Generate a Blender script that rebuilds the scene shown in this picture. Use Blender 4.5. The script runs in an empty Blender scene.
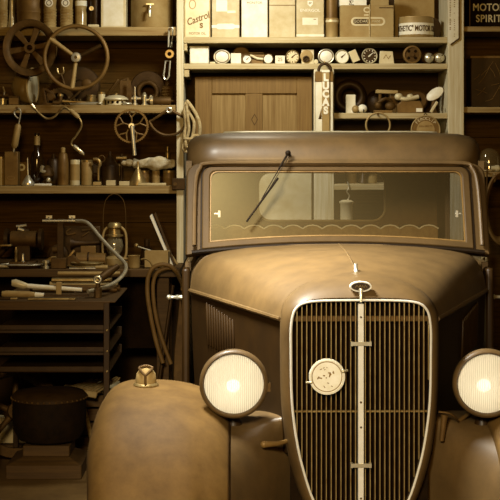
import bpy, bmesh, math, random
from mathutils import Vector, Matrix
random.seed(7)
sc = bpy.context.scene
COL = sc.collection
PI = math.pi
F = 1365.0          # focal length in pixels of the 500 px frame
ZC = 1.68           # camera height
HOR = 150.0         # horizon row

def X(px, Y): return (px - 250.0) * Y / F
def Z(py, Y): return ZC - (py - HOR) * Y / F

# ------------------------------------------------------------------ materials
RAMP = [(0, (0, 0, 0)), (.03, (.03, .0135, .0015)), (.12, (.12, .064, .014)), (.25, (.25, .152, .044)), (.45, (.45, .355, .165)),
        (.68, (.68, .64, .46)), (.87, (.87, .87, .80)), (1, (1, 1, 1))]
def sepia(v):
    for (a, ca), (b, cb) in zip(RAMP, RAMP[1:]):
        if v <= b:
            t = (v - a) / (b - a)
            return tuple(ca[i] + (cb[i] - ca[i]) * t for i in range(3)) + (1,)
    return RAMP[-1][1] + (1,)

MATS = {}
def mat(name, v, rough=.6, metal=0, var=.25, scale=18, stretch=(1, 1, 1), bump=.15, coat=0, bscale=None, spec=.35, pale=None):
    if name in MATS: return MATS[name]
    m = bpy.data.materials.new(name); m.use_nodes = True
    nt = m.node_tree; N = nt.nodes; L = nt.links
    b = N['Principled BSDF']
    b.inputs['Roughness'].default_value = rough
    b.inputs['Metallic'].default_value = metal
    b.inputs['Coat Weight'].default_value = coat
    b.inputs['Coat Roughness'].default_value = .25
    b.inputs['Specular IOR Level'].default_value = spec
    tc = N.new('ShaderNodeTexCoord'); mp = N.new('ShaderNodeMapping')
    mp.inputs['Scale'].default_value = stretch
    L.new(tc.outputs['Object'], mp.inputs['Vector'])
    nz = N.new('ShaderNodeTexNoise'); nz.inputs['Scale'].default_value = scale
    nz.inputs['Detail'].default_value = 7; nz.inputs['Roughness'].default_value = .65
    L.new(mp.outputs['Vector'], nz.inputs['Vector'])
    cr = N.new('ShaderNodeValToRGB')
    cr.color_ramp.elements[0].position = .3; cr.color_ramp.elements[1].position = .7
    cr.color_ramp.elements[0].color = sepia(max(0, v * (1 - var)))
    cr.color_ramp.elements[1].color = sepia(min(1, v * (1 + var)))
    if pale:
        for e in cr.color_ramp.elements:
            r_ = e.color[0]; e.color = (r_, r_ * pale[0], r_ * pale[1], 1)
    L.new(nz.outputs['Fac'], cr.inputs['Fac']); L.new(cr.outputs['Color'], b.inputs['Base Color'])
    if bump:
        bp = N.new('ShaderNodeBump'); bp.inputs['Strength'].default_value = bump; bp.inputs['Distance'].default_value = .004
        L.new(nz.outputs['Fac'], bp.inputs['Height']); L.new(bp.outputs['Normal'], b.inputs['Normal'])
    MATS[name] = m
    return m

WX, WZ = (.35, 4, 9), (9, 4, .35)
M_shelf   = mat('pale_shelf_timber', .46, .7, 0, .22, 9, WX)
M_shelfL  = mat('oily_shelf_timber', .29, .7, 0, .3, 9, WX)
M_post    = mat('post_timber', .60, .7, 0, .18, 8, WZ)
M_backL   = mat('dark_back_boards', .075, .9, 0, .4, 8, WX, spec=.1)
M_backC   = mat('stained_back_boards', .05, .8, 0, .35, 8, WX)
M_door    = mat('cupboard_door_timber', .18, .65, 0, .3, 7, WZ)
M_doorp   = mat('cupboard_panel_timber', .235, .65, 0, .3, 7, WZ)
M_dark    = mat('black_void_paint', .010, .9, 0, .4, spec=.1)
M_stoolshade    = mat('shaded_leather', .010, .8, 0, .5, spec=.15)  # stool drum: near-black colour stands in for shade beneath the cart
M_bench   = mat('bench_timber', .07, .7, 0, .35, 8, WX)
M_floor   = mat('oily_concrete', .13, .75, 0, .4, 3)
M_wall    = mat('dark_plaster', .035, .9, 0, .3, 4)
M_ceil    = mat('ceiling_boards', .05, .9, 0, .3, 4)
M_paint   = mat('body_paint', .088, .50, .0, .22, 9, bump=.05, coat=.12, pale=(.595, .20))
M_frame   = mat('darkened_frame_paint', .06, .55, .0, .2, 8, bump=.03, spec=.15, pale=(.58, .18))  # darker copy of the body paint, offsets overhead light on the windscreen frame
M_fender  = mat('fender_paint', .115, .66, .0, .26, 11, bump=.10, coat=.0, spec=.25)
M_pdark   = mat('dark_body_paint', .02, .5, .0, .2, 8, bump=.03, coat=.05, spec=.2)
M_chrome  = mat('worn_chrome', .88, .3, .35, .06, 40, bump=.03)
M_bright  = mat('bright_enamel', .80, .4, 0, .08, 30, bump=.03)
M_cream   = mat('cream_enamel', .74, .5, 0, .1, 14, bump=.04)
M_tin     = mat('pale_tinplate', .60, .45, .15, .12, 10, bump=.05)
M_tin2    = mat('tan_tinplate', .33, .5, .15, .16, 10, bump=.06)
M_tan     = mat('tan_enamel', .50, .5, .0, .14, 10, bump=.06)
M_tin3    = mat('brown_tinplate', .16, .5, .2, .3, 10, bump=.08)
M_tind    = mat('dark_tinplate', .035, .45, .2, .4, 12, bump=.1)
M_steel   = mat('worn_steel', .33, .38, .7, .3, 20, bump=.1)
M_steelb  = mat('bright_steel', .70, .3, .7, .15, 24, bump=.05)
M_iron    = mat('rusty_iron', .09, .6, .4, .4, 16, bump=.3)
M_irond   = mat('dark_iron', .045, .55, .4, .4, 16, bump=.3)
M_black   = mat('black_rubber', .008, .6, 0, .3, 20, spec=.12)
M_rubber  = mat('brown_rubber', .16, .55, 0, .2, 20)
M_paper   = mat('paper', .80, .8, 0, .08, 10, bump=.05)
M_card    = mat('cardboard', .50, .8, 0, .12, 10, bump=.05)
M_carton  = mat('brown_carton', .33, .8, 0, .18, 6, bump=.08)
M_ink     = mat('ink', .07, .7, 0, .1)
M_inkm    = mat('faded_ink', .22, .7, 0, .1)
M_rope    = mat('rope', .42, .9, 0, .3, 60, bump=.6)
M_rag     = mat('rag_cloth', .58, .95, 0, .3, 25, bump=.5)
M_leather = mat('worn_leather', .035, .55, 0, .4, 14, bump=.25)
M_wood    = mat('tool_wood', .34, .6, 0, .3, 12, (1, 1, 3))
M_brass   = mat('brass', .62, .32, .7, .2, 20, bump=.05)
M_bottle  = mat('dark_bottle_glass', .02, .12, 0, .2, 10, bump=0, spec=.7)
M_oilglass= mat('oil_filled_glass', .34, .15, 0, .3, 14, bump=0, spec=.7)
M_clothin = mat('seat_cloth', .24, .85, 0, .2, 30, bump=.2)
M_trimin  = mat('cab_lining', .12, .8, 0, .2, 8, bump=.1)
M_grille  = mat('grille_bar_paint', .36, .35, .5, .25, 25, bump=.05)
M_cart    = mat('cart_steel', .035, .5, .3, .3, 12, bump=.1)
M_bristle = mat('bristles', .30, .9, 0, .4, 40)

def glass(name, alpha=.12, v=.6, rough=.05, film=.08, ribs=0, tint=None):
    m = bpy.data.materials.new(name); m.use_nodes = True
    nt = m.node_tree; N = nt.nodes; L = nt.links
    for n in list(N): N.remove(n)
    out = N.new('ShaderNodeOutputMaterial')
    tr = N.new('ShaderNodeBsdfTransparent'); gl = N.new('ShaderNodeBsdfGlossy'); df = N.new('ShaderNodeBsdfDiffuse')
    gl.inputs['Roughness'].default_value = rough; gl.inputs['Color'].default_value = tint or (1, .95, .85, 1)
    df.inputs['Color'].default_value = sepia(v)
    m1 = N.new('ShaderNodeMixShader'); m2 = N.new('ShaderNodeMixShader')
    m1.inputs['Fac'].default_value = alpha
    L.new(tr.outputs[0], m1.inputs[1]); L.new(gl.outputs[0], m1.inputs[2])
    m2.inputs['Fac'].default_value = film
    body = df
    if ribs:
        tl = N.new('ShaderNodeBsdfTranslucent'); tl.inputs['Color'].default_value = sepia(v)
        body = N.new('ShaderNodeMixShader'); body.inputs['Fac'].default_value = .4
        L.new(df.outputs[0], body.inputs[1]); L.new(tl.outputs[0], body.inputs[2])
    L.new(m1.outputs[0], m2.inputs[1]); L.new(body.outputs[0], m2.inputs[2]); L.new(m2.outputs[0], out.inputs[0])
    if ribs:
        tc = N.new('ShaderNodeTexCoord'); wv = N.new('ShaderNodeTexWave'); wv.inputs['Scale'].default_value = ribs
        wv.inputs['Distortion'].default_value = 1.2; wv.inputs['Detail'].default_value = 2
        L.new(tc.outputs['Object'], wv.inputs['Vector'])
        bp = N.new('ShaderNodeBump'); bp.inputs['Strength'].default_value = .35; bp.inputs['Distance'].default_value = .003
        L.new(wv.outputs['Fac'], bp.inputs['Height'])
        L.new(bp.outputs['Normal'], gl.inputs['Normal']); L.new(bp.outputs['Normal'], df.inputs['Normal'])
        mr = N.new('ShaderNodeMapRange'); mr.inputs['To Min'].default_value = film * .8; mr.inputs['To Max'].default_value = min(1, film * 1.15)
        L.new(wv.outputs['Fac'], mr.inputs['Value']); L.new(mr.outputs['Result'], m2.inputs['Fac'])
    MATS[name] = m
    return m
M_wind = glass('dusty_windscreen_glass', .10, .30, .36, .035, tint=sepia(.4))
M_rearg = glass('rear_window_glass', .03, .5, .1, .04)
M_lens = glass('fluted_lens_glass', .05, .97, .3, .85, ribs=42)
M_jar = glass('clear_jar_glass', .15, .6, .08, .25)
M_lantern = glass('lantern_glass', .15, .55, .08, .18)
M_dome = glass('glass_dome', .14, .4, .1, .12)

def emit(name, col, s):
    m = bpy.data.materials.new(name); m.use_nodes = True
    b = m.node_tree.nodes['Principled BSDF']
    b.inputs['Base Color'].default_value = col
    b.inputs['Emission Color'].default_value = col; b.inputs['Emission Strength'].default_value = s
    return m

# ------------------------------------------------------------------ mesh builder
def catmull(pts, n=6, closed=False):
    P = [Vector(p) for p in pts]
    if len(P) < 3: return P
    out = []; m = len(P)
    rng = range(m) if closed else range(m - 1)
    for i in rng:
        if closed: p0, p1, p2, p3 = P[(i - 1) % m], P[i], P[(i + 1) % m], P[(i + 2) % m]
        else: p0, p1, p2, p3 = P[max(0, i - 1)], P[i], P[i + 1], P[min(m - 1, i + 2)]
        for k in range(n):
            t = k / n
            out.append(.5 * ((2 * p1) + (p2 - p0) * t + (2 * p0 - 5 * p1 + 4 * p2 - p3) * t * t + (3 * p1 - p0 - 3 * p2 + p3) * t ** 3))
    if not closed: out.append(P[-1])
    return out

class MB:
    def __init__(s): s.v = []; s.f = []
    def add(s, vs, fs, m=None):
        o = len(s.v)
        for p in vs:
            p = Vector(p)
            if m is not None: p = m @ p
            s.v.append(p)
        s.f += [tuple(i + o for i in f) for f in fs]
        return s
    def box(s, x0, x1, y0, y1, z0, z1, m=None):
        vs = [(x, y, z) for z in (z0, z1) for y in (y0, y1) for x in (x0, x1)]
        return s.add(vs, [(0, 2, 3, 1), (4, 5, 7, 6), (0, 1, 5, 4), (2, 6, 7, 3), (0, 4, 6, 2), (1, 3, 7, 5)], m)
    def cbox(s, c, d, m=None, rot=None):
        M = Matrix.Translation(c)
        if rot: 
            from mathutils import Euler
            M = M @ Euler(rot).to_matrix().to_4x4()
        if m is not None: M = m @ M
        return s.box(-d[0] / 2, d[0] / 2, -d[1] / 2, d[1] / 2, -d[2] / 2, d[2] / 2, M)
    def lathe(s, prof, c=(0, 0, 0), axis='Z', seg=28, m=None, cap=True):
        # axis 'Z': height up;  'Y': height towards the viewer (-Y);  'X': along +X
        vs, fs = [], []; n = len(prof)
        for i in range(seg):
            a = 2 * PI * i / seg
            for r, h in prof:
                x, y = r * math.cos(a), r * math.sin(a)
                p = {'Z': (x, y, h), 'Y': (x, -h, y), 'X': (h, x, y)}[axis]
                vs.append((p[0] + c[0], p[1] + c[1], p[2] + c[2]))
        for i in range(seg):
            for j in range(n - 1):
                a, b = i * n + j, ((i + 1) % seg) * n + j
                fs.append((a, b, b + 1, a + 1))
        closed_p = tuple(prof[0]) == tuple(prof[-1]) or not cap
        if prof[0][0] > 1e-6 and not closed_p: fs.append(tuple(i * n for i in range(seg))[::-1])
        if prof[-1][0] > 1e-6 and not closed_p: fs.append(tuple(i * n + n - 1 for i in range(seg)))
        return s.add(vs, fs, m)
    def ring(s, R, r, c=(0, 0, 0), axis='Y', seg=40, rs=10, m=None):
        vs, fs = [], []
        for i in range(seg):
            a = 2 * PI * i / seg
            for j in range(rs):
                b = 2 * PI * j / rs
                q = R + r * math.cos(b); h = r * math.sin(b)
                x, y = q * math.cos(a), q * math.sin(a)
                p = {'Z': (x, y, h), 'Y': (x, h, y), 'X': (h, x, y)}[axis]
                vs.append((p[0] + c[0], p[1] + c[1], p[2] + c[2]))
        for i in range(seg):
            for j in range(rs):
                fs.append((i * rs + j, ((i + 1) % seg) * rs + j, ((i + 1) % seg) * rs + (j + 1) % rs, i * rs + (j + 1) % rs))
        return s.add(vs, fs, m)
    def tube(s, pts, r, seg=8, smooth=0, closed=False, m=None):
        if smooth: 
            n0 = len(pts)
            P = catmull(pts, smooth, closed)
            if isinstance(r, (list, tuple)):
                rr = []
                for i in range(len(P)):
                    t = i / smooth; a = min(int(t), n0 - 1); b = min(a + 1, n0 - 1); u = t - int(t)
                    rr.append(r[a] * (1 - u) + r[b] * u)
                r = rr
        else: P = [Vector(p) for p in pts]
        n = len(P); vs, fs = [], []
        up = None
        for i in range(n):
            if closed: t = P[(i + 1) % n] - P[i - 1]
            else: t = P[min(i + 1, n - 1)] - P[max(i - 1, 0)]
            t = t.normalized() if t.length > 1e-9 else Vector((0, 0, 1))
            if up is None: up = Vector((0, 0, 1)) if abs(t.z) < .9 else Vector((1, 0, 0))
            u = (up - t * up.dot(t))
            u = u.normalized() if u.length > 1e-6 else t.orthogonal().normalized()
            w = t.cross(u); up = u
            R = r[i] if isinstance(r, (list, tuple)) else r
            for j in range(seg):
                a = 2 * PI * j / seg
                vs.append(P[i] + (u * math.cos(a) + w * math.sin(a)) * R)
        for i in range(n if closed else n - 1):
            for j in range(seg):
                a, b = i * seg + j, i * seg + (j + 1) % seg
                c, d = ((i + 1) % n) * seg + (j + 1) % seg, ((i + 1) % n) * seg + j
                fs.append((a, b, c, d))
        if not closed:
            fs.append(tuple(range(seg))[::-1]); fs.append(tuple((n - 1) * seg + j for j in range(seg)))
        return s.add(vs, fs, m)
    def cyl(s, a, b, r, r2=None, seg=16, m=None):
        return s.tube([a, b], [r, r if r2 is None else r2], seg, m=m)
    def grid(s, rows, closed=False, m=None):
        n = len(rows[0]); vs = [p for row in rows for p in row]; fs = []
        for i in range(len(rows) - 1):
            for j in range(n if closed else n - 1):
                fs.append((i * n + j, i * n + (j + 1) % n, (i + 1) * n + (j + 1) % n, (i + 1) * n + j))
        return s.add(vs, fs, m)
    def prism(s, outline, y0, y1, m=None):
        # outline: (x, z) polygon, extruded along Y
        n = len(outline)
        vs = [(x, y0, z) for x, z in outline] + [(x, y1, z) for x, z in outline]
        fs = [tuple(range(n)), tuple(range(n, 2 * n))[::-1]] + [(i, i + n, (i + 1) % n + n, (i + 1) % n) for i in range(n)]
        return s.add(vs, fs, m)
    def frame(s, outer, inner, y0, y1, m=None):
        n = len(outer); vs = []
        for y in (y0, y1):
            vs += [(x, y, z) for x, z in outer] + [(x, y, z) for x, z in inner]
        fs = []
        for i in range(n):
            j = (i + 1) % n
            fs += [(i, j, n + j, n + i), (2 * n + i, 3 * n + i, 3 * n + j, 2 * n + j), (i, 2 * n + i, 2 * n + j, j), (n + i, n + j, 3 * n + j, 3 * n + i)]
        return s.add(vs, fs, m)
    def sphere(s, c, r, sc=(1, 1, 1), seg=20, rings=12, m=None):
        prof = [(max(1e-7, math.sin(PI * k / rings)), -math.cos(PI * k / rings)) for k in range(rings + 1)]
        M = Matrix.Translation(c) @ Matrix.Diagonal((r * sc[0], r * sc[1], r * sc[2], 1))
        if m is not None: M = m @ M
        return s.lathe(prof, (0, 0, 0), 'Z', seg, M)

def wloc(o):
    v = Vector((0, 0, 0))
    while o is not None: v += o.location; o = o.parent
    return v

def obj(name, mb, m, parent=None, world=False, bevel=0, sub=0, solid=0, angle=40, flat=False, label=None):
    me = bpy.data.meshes.new(name)
    off = wloc(parent) if (parent is not None and world) else Vector((0, 0, 0))
    me.from_pydata([tuple(p - off) for p in mb.v], [], mb.f)
    bm = bmesh.new(); bm.from_mesh(me)
    bmesh.ops.remove_doubles(bm, verts=bm.verts, dist=1e-6)
    bmesh.ops.recalc_face_normals(bm, faces=bm.faces)
    bm.to_mesh(me); bm.free()
    me.validate()
    if not flat:
        for p in me.polygons: p.use_smooth = True
        me.set_sharp_from_angle(angle=math.radians(angle))
    me.materials.append(m)
    o = bpy.data.objects.new(name, me); COL.objects.link(o)
    if parent is not None: o.parent = parent
    if solid:
        md = o.modifiers.new('thickness', 'SOLIDIFY'); md.thickness = solid; md.offset = -1
    if bevel:
        md = o.modifiers.new('edges', 'BEVEL'); md.width = bevel; md.segments = 2; md.limit_method = 'ANGLE'
    if sub:
        md = o.modifiers.new('smooth', 'SUBSURF'); md.levels = sub; md.render_levels = sub
    if label: o['label'] = label
    return o

def tag(o, label, cat, group=None, kind=None):
    o['label'] = label; o['category'] = cat
    if group: o['group'] = group
    if kind: o['kind'] = kind
    return o

def thing(name, label, cat, loc, group=None):
    o = bpy.data.objects.new(name, None); COL.objects.link(o)
    o.location = loc; o.empty_display_size = .05
    return tag(o, label, cat, group)

def struct(name, mb, m, **k):
    o = obj(name, mb, m, **k); o['kind'] = 'structure'; return o

def text(body, size, loc, m, parent, name='lettering', depth=.0015, sx=1.0, shear=0, rotz=0, bold=0, shift=0, wrap=None, rot=0, spacing=1.0, line=1.0):
    """Raised lettering that faces -Y, centred on loc (local to parent). wrap = radius: bent round a vertical cylinder."""
    cu = bpy.data.curves.new(name, 'FONT'); cu.body = body; cu.size = size
    cu.align_x = 'CENTER'; cu.align_y = 'CENTER'; cu.extrude = depth; cu.offset = bold; cu.shear = shear
    cu.space_character = spacing; cu.space_line = line
    tmp = bpy.data.objects.new('tmp', cu); COL.objects.link(tmp)
    dg = bpy.context.evaluated_depsgraph_get()
    me = bpy.data.meshes.new_from_object(tmp.evaluated_get(dg))
    COL.objects.unlink(tmp); bpy.data.objects.remove(tmp); bpy.data.curves.remove(cu)
    ca, sa = math.cos(rot), math.sin(rot)
    for v in me.vertices:
        x, y, z = v.co; x = x * sx + shift
        x, y = x * ca - y * sa, x * sa + y * ca
        if wrap:
            a = x / wrap; R = wrap + z
            v.co = (R * math.sin(a) + loc[0], -R * math.cos(a) + loc[1], y + loc[2])
        else:
            v.co = (x + loc[0], -z + loc[1], y + loc[2])
    me.name = name
    me.materials.clear(); me.materials.append(m)
    o = bpy.data.objects.new(name, me); COL.objects.link(o); o.parent = parent
    return o

def rrect(x0, x1, z0, z1, r, n=5):
    out = []
    for cx, cz, a0 in ((x1 - r, z1 - r, 0), (x0 + r, z1 - r, 90), (x0 + r, z0 + r, 180), (x1 - r, z0 + r, 270)):
        for k in range(n + 1):
            a = math.radians(a0 + 90 * k / n)
            out.append((cx + r * math.cos(a), cz + r * math.sin(a)))
    return out
def ellipse(cx, cz, rx, rz, n=32):
    return [(cx + rx * math.cos(2 * PI * k / n), cz + rz * math.sin(2 * PI * k / n)) for k in range(n)]

# ------------------------------------------------------------------ camera, world, lights
cam = bpy.data.cameras.new('camera'); co = bpy.data.objects.new('camera', cam); COL.objects.link(co)
co.location = (0, 0, ZC); co.rotation_euler = (PI / 2, 0, 0)
cam.sensor_width = 36; cam.lens = 36 * F / 500; cam.shift_y = -.2; cam.clip_start = .05
sc.camera = co
w = bpy.data.worlds.new('world'); sc.world = w; w.use_nodes = True
w.node_tree.nodes['Background'].inputs[0].default_value = (.5, .42, .28, 1)
w.node_tree.nodes['Background'].inputs[1].default_value = .0
sc.view_settings.view_transform = 'Standard'; sc.view_settings.look = 'None'; sc.view_settings.gamma = 1
sc.view_settings.exposure = 0.0
sc.cycles.use_denoising = True
sc.cycles.max_bounces = 6; sc.cycles.diffuse_bounces = 3; sc.cycles.transparent_max_bounces = 16
sc.cycles.sample_clamp_indirect = 4; sc.cycles.caustics_reflective = False; sc.cycles.caustics_refractive = False

def area(name, loc, target, size, power, col=(1, .92, .72), spread=180):
    l = bpy.data.lights.new(name, 'AREA'); l.shape = 'DISK'; l.size = size; l.energy = power; l.color = col
    l.spread = math.radians(spread)
    o = bpy.data.objects.new(name, l); COL.objects.link(o); o.location = loc
    d = Vector(target) - Vector(loc); o.rotation_euler = d.to_track_quat('-Z', 'Y').to_euler()
    return o
area('shelf_lamp', (-.02, 7.2, 2.8), (-.05, 8.0, 1.8), .3, 26)
area('overhead_lamp', (-.50, 5.2, 2.6), (.25, 5.5, 1.25), .45, 56, spread=84, col=(1, .96, .84))
area('orange_fill', (-.3, -.4, 2.9), (0, 7.5, 1.4), 1.0, 150, col=(1, .60, .17))  # orange fill light added behind the camera to lift the dim parts
sl = bpy.data.lights.new('front_fill_spot', 'SPOT'); sl.energy = 530; sl.color = (1, .91, .70); sl.spot_size = math.radians(44); sl.spot_blend = 1; sl.shadow_soft_size = .2  # fill added for the truck front, cone kept narrow to spare the bench
so = bpy.data.objects.new('front_fill_spot', sl); COL.objects.link(so); so.location = (-.5, 1.2, 2.3)
so.rotation_euler = (Vector((.12, 5.0, .72)) - Vector(so.location)).to_track_quat('-Z', 'Y').to_euler()

# ------------------------------------------------------------------ room
YB = 8.66
struct('floor', MB().box(-3, 3.4, -1, YB + .1, -.1, 0), M_floor)
struct('wall_back', MB().box(-3, 3.4, YB, YB + .1, 0, 3.4), M_wall)
struct('wall_left', MB().box(-3.1, -3, -1, YB + .1, 0, 3.4), M_wall)
struct('wall_right', MB().box(3.4, 3.5, -1, YB + .1, 0, 3.4), M_wall)
struct('wall_front', MB().box(-3, 3.4, -1.1, -1, 0, 3.4), M_wall)
struct('ceiling', MB().box(-3.1, 3.5, -1.1, YB + .1, 3.4, 3.5), M_ceil)
YS = 8.2                      # front of the shelving
zL1, zL2, zL3 = Z(27, YS), Z(105, YS), Z(186, YS)
zC1, zC2, zC3, zC4 = Z(37, YS), Z(63.5, YS), Z(113, YS), Z(184, YS)
zR1, zR2, zR3 = Z(26.5, YS), Z(107, YS), Z(172, YS)

def shelving(label, x0, x1, boards, m_shelf, m_post, m_back, post_l, post_r, groove, zlow=0):
    t = thing('shelving_unit', label, 'shelves', ((x0 + x1) / 2, 8.4, 0))
    for a, b in (post_l, post_r):
        if b > a: obj('upright', MB().box(a, b, YS - .02, 8.62, zlow, 2.95), m_post, t, True, bevel=.003)
    for zt, th, a, b in boards:
        o = obj('shelf', MB().box(a, b, YS, 8.61, zt - th, zt), m_shelf, t, True, bevel=.003)
    bp = MB()
    z = zlow + .002
    while z < 2.95:
        bp.box(x0, x1, 8.612, 8.63, z, min(z + groove - .004, 2.95)); z += groove
    obj('back_panel', bp, m_back, t, True)
    return t
xP0, xP1 = X(176.5, 8.18), X(183.5, 8.18)
xQ0, xQ1 = X(448, 8.18), X(464, 8.18)
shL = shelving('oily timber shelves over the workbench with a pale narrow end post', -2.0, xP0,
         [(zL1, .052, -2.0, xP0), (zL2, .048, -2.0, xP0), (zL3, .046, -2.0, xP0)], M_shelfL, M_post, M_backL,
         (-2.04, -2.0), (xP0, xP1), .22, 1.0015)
shC = shelving('pale painted shelves behind the truck, full of oil tins and dials', xP1, xQ0,
         [(zC1, .036, xP1, xQ0), (zC2, .034, xP1, xQ0), (zC3, .034, X(334, YS), xQ0), (zC4, .036, X(334, YS), xQ0)],
         M_shelf, M_post, M_backC, (0, 0), (xQ0, xQ1), .25)
for a, b, c in ((X(184, YS), X(189, YS), zC2 - .034), (X(184, YS), X(187, YS), zC1 - .036)):
    obj('cleat', MB().box(a, b, YS + .01, 8.6, c - .045, c), M_shelf, shC, True, bevel=.002)
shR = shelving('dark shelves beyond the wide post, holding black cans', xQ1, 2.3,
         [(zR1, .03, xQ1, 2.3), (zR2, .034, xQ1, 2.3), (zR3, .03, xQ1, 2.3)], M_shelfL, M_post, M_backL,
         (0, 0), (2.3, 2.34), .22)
# painted sign strip on the wide post
t = thing('sign_strip', 'pale vertical sign strip with slanted lower end nailed to wide post', 'sign', (X(454, 8.17), 8.178, Z(22, 8.17)))
k = 8.17 / F
obj('board', MB().prism([(-6 * k, 40 * k), (4.5 * k, 40 * k), (4.5 * k, -16 * k), (-3.5 * k, -22 * k), (-6 * k, -20 * k)], -.006, 0), M_cream, t)
obj('edge_band', MB().prism([(4.5 * k, 40 * k), (5.8 * k, 40 * k), (5.8 * k, -17 * k), (-3.2 * k, -23.4 * k), (-3.2 * k, -22 * k), (4.5 * k, -16 * k)], -.008, 0), M_ink, t)
mk = MB()
for cx, w_, st in ((-3.6, 1.5, 1.7), (.6, 1.3, 2.1)):
    z = 38
    while z > -15:
        h = random.uniform(.6, 1.2)
        if random.random() > .2: mk.box((cx - w_ / 2) * k, (cx + w_ / 2 * random.uniform(.3, 1)) * k, -.0068, -.0055, z * k, (z + h) * k)
        z -= st
obj('faded_marks', mk, M_inkm, t)

# cupboard door
YD = 8.3
t = thing('cupboard_door', 'brown panelled cupboard door below the pale shelves', 'door', (X(255, YD), YD, 0))
dx0, dx1 = X(195, YD), X(312, YD); dzt = Z(77, YD)
px = [X(p, YD) for p in (212, 245.5, 262.5, 297)]
zt = Z(93.5, YD)
fr = MB()
fr.box(dx0, px[0], YD, YD + .03, .05, dzt); fr.box(px[3], dx1, YD, YD + .03, .05, dzt)
fr.box(px[0], px[3], YD, YD + .03, zt, dzt); fr.box(px[0], px[3], YD, YD + .03, .05, .2)
fr.box(px[1], px[2], YD, YD + .03, .2, zt)
obj('frame', fr, M_door, t, True, bevel=.003)
obj('panel', MB().box(px[0], px[1], YD + .016, YD + .028, .2, zt), M_doorp, t, True)
obj('panel', MB().box(px[2], px[3], YD + .016, YD + .028, .2, zt), M_doorp, t, True)
c = X(254.5, YD), Z(119.5, YD)
dm = lambda s: [(c[0], c[1] + 6 * s), (c[0] + 3.4 * s, c[1]), (c[0], c[1] - 6 * s), (c[0] - 3.4 * s, c[1])]
obj('diamond_mark', MB().frame(dm(.006), dm(.0048), YD - .003, YD + .001), M_ink, t, True)
obj('upright', MB().box(X(314, YS), X(334, YS), YS + .002, 8.6, 0, zC2 - .034), M_post, shC, True, bevel=.003)
# ================================================================== the truck
TX = .41
TR = thing('pickup_truck', 'old brown pickup truck with tall narrow barred grille, nose towards the viewer', 'truck', (TX, 6.2, 0))
def tobj(name, mb, m, parent=None, **k): return obj(name, mb, m, parent or TR, True, **k)

# ---- grille shell: three matching half outlines, px offsets from the centre line
gr = [(0, 300), (40, 300.5), (58, 302.5), (66.5, 307), (71, 315), (73, 330), (73, 350), (72, 400), (67, 440), (60, 470), (49.5, 500), (35, 520), (18, 532), (0, 535)]
jt = [(0, 271), (24, 275.5), (46, 281), (64, 290.5), (75, 303), (79, 318), (79.5, 350), (78.5, 400), (74, 440), (67.5, 470), (57, 500), (41, 524), (20, 541), (0, 545)]
def half(pts, yf): return [Vector((u * .958 * 5.0 / F, yf, ZC - (v - HOR) * 5.0 / F)) for u, v in pts]
G0 = half(gr, 5.0)
J0 = []
for u, v in jt:
    y = 5.06 + .14 * min(1, max(0, (318 - v) / 47))
    J0.append(Vector((u * y / F, y, ZC - (v - HOR) * y / F)))
def full(h):
    h = catmull(h, 4)
    L = [Vector((-p.x, p.y, p.z)) for p in reversed(h)]
    return [Vector((p.x + TX, p.y, p.z)) for p in L[:-1] + h]
def mix(A, B, t, y=None): 
    out = []
    for a, b in zip(A, B):
        q = a.lerp(b, t)
        if y is not None: q.y = a.y + (b.y - a.y) * y
        out.append(q)
    return out
rowsS = [full([p + Vector((0, .04, 0)) for p in G0]), full(G0), full(mix(G0, J0, .12, -.04)), full(mix(G0, J0, .35, .05)), full(mix(G0, J0, .62, .25)), full(mix(G0, J0, .85, .6)), full(J0),
         full([Vector((p.x * .985, p.y + .03, p.z - .004)) for p in J0])]
shell = tobj('radiator_shell', MB().grid(rowsS), M_paint, angle=60)
trim = full([p + Vector((0, -.006, 0)) for p in G0])
tobj('grille_trim', MB().tube(trim, .0047, 8), M_chrome, shell, label='bright chrome rim round the grille')
# radiator core behind the bars
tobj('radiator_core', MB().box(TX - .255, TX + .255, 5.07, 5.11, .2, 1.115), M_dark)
gz = [(ZC - (v - HOR) * 5 / F, u * .958 * 5 / F) for u, v in gr]
def half_w(z):
    for (z0, w0), (z1, w1) in zip(gz, gz[1:]):
        if z1 <= z <= z0 and z0 - z1 > 1e-6: return w0 + (w1 - w0) * (z0 - z) / (z0 - z1)
    return 0
nb = 29
for i in range(nb):
    x = -.251 + .502 * i / (nb - 1)
    if abs(x) < .016: continue
    zs = [z for z in [1.131 - .001 * kk for kk in range(870)] if half_w(z) > abs(x) + .003]
    if not zs: continue
    z1, z0 = max(zs), min(zs)
    tobj('grille_bar', MB().box(TX + x - .0018, TX + x + .0018, 5.012, 5.03, z0, z1), M_grille, bevel=.0008)
for v, th in ((317, .016), (411, .005)):
    z = ZC - (v - HOR) * 5.03 / F
    tobj('cross_rail', MB().box(TX - .258, TX + .258, 5.032, 5.045, z - th, z + th * .2), M_iron if th > .01 else M_steel)
ct = tobj('centre_strip', MB().box(TX - .0105, TX + .0105, 4.992, 5.02, .29, 1.117), M_chrome, bevel=.002, label='bright chrome strip down the middle of the grille')
for v in (317, 343, 402, 427, 498): tobj('bolt', MB().sphere((TX, 4.992, ZC - (v - HOR) * 5 / F), .0042, (1, .5, 1), 10, 6), M_iron, ct)
for v in (343.5, 465):
    z = ZC - (v - HOR) * 5 / F
    tobj('clip', MB().box(TX - .036, TX + .036, 4.988, 4.996, z - .007, z + .007).box(TX - .038, TX - .03, 4.986, 5.01, z - .008, z + .008).box(TX + .03, TX + .038, 4.986, 5.01, z - .008, z + .008), M_steelb, ct)
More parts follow.
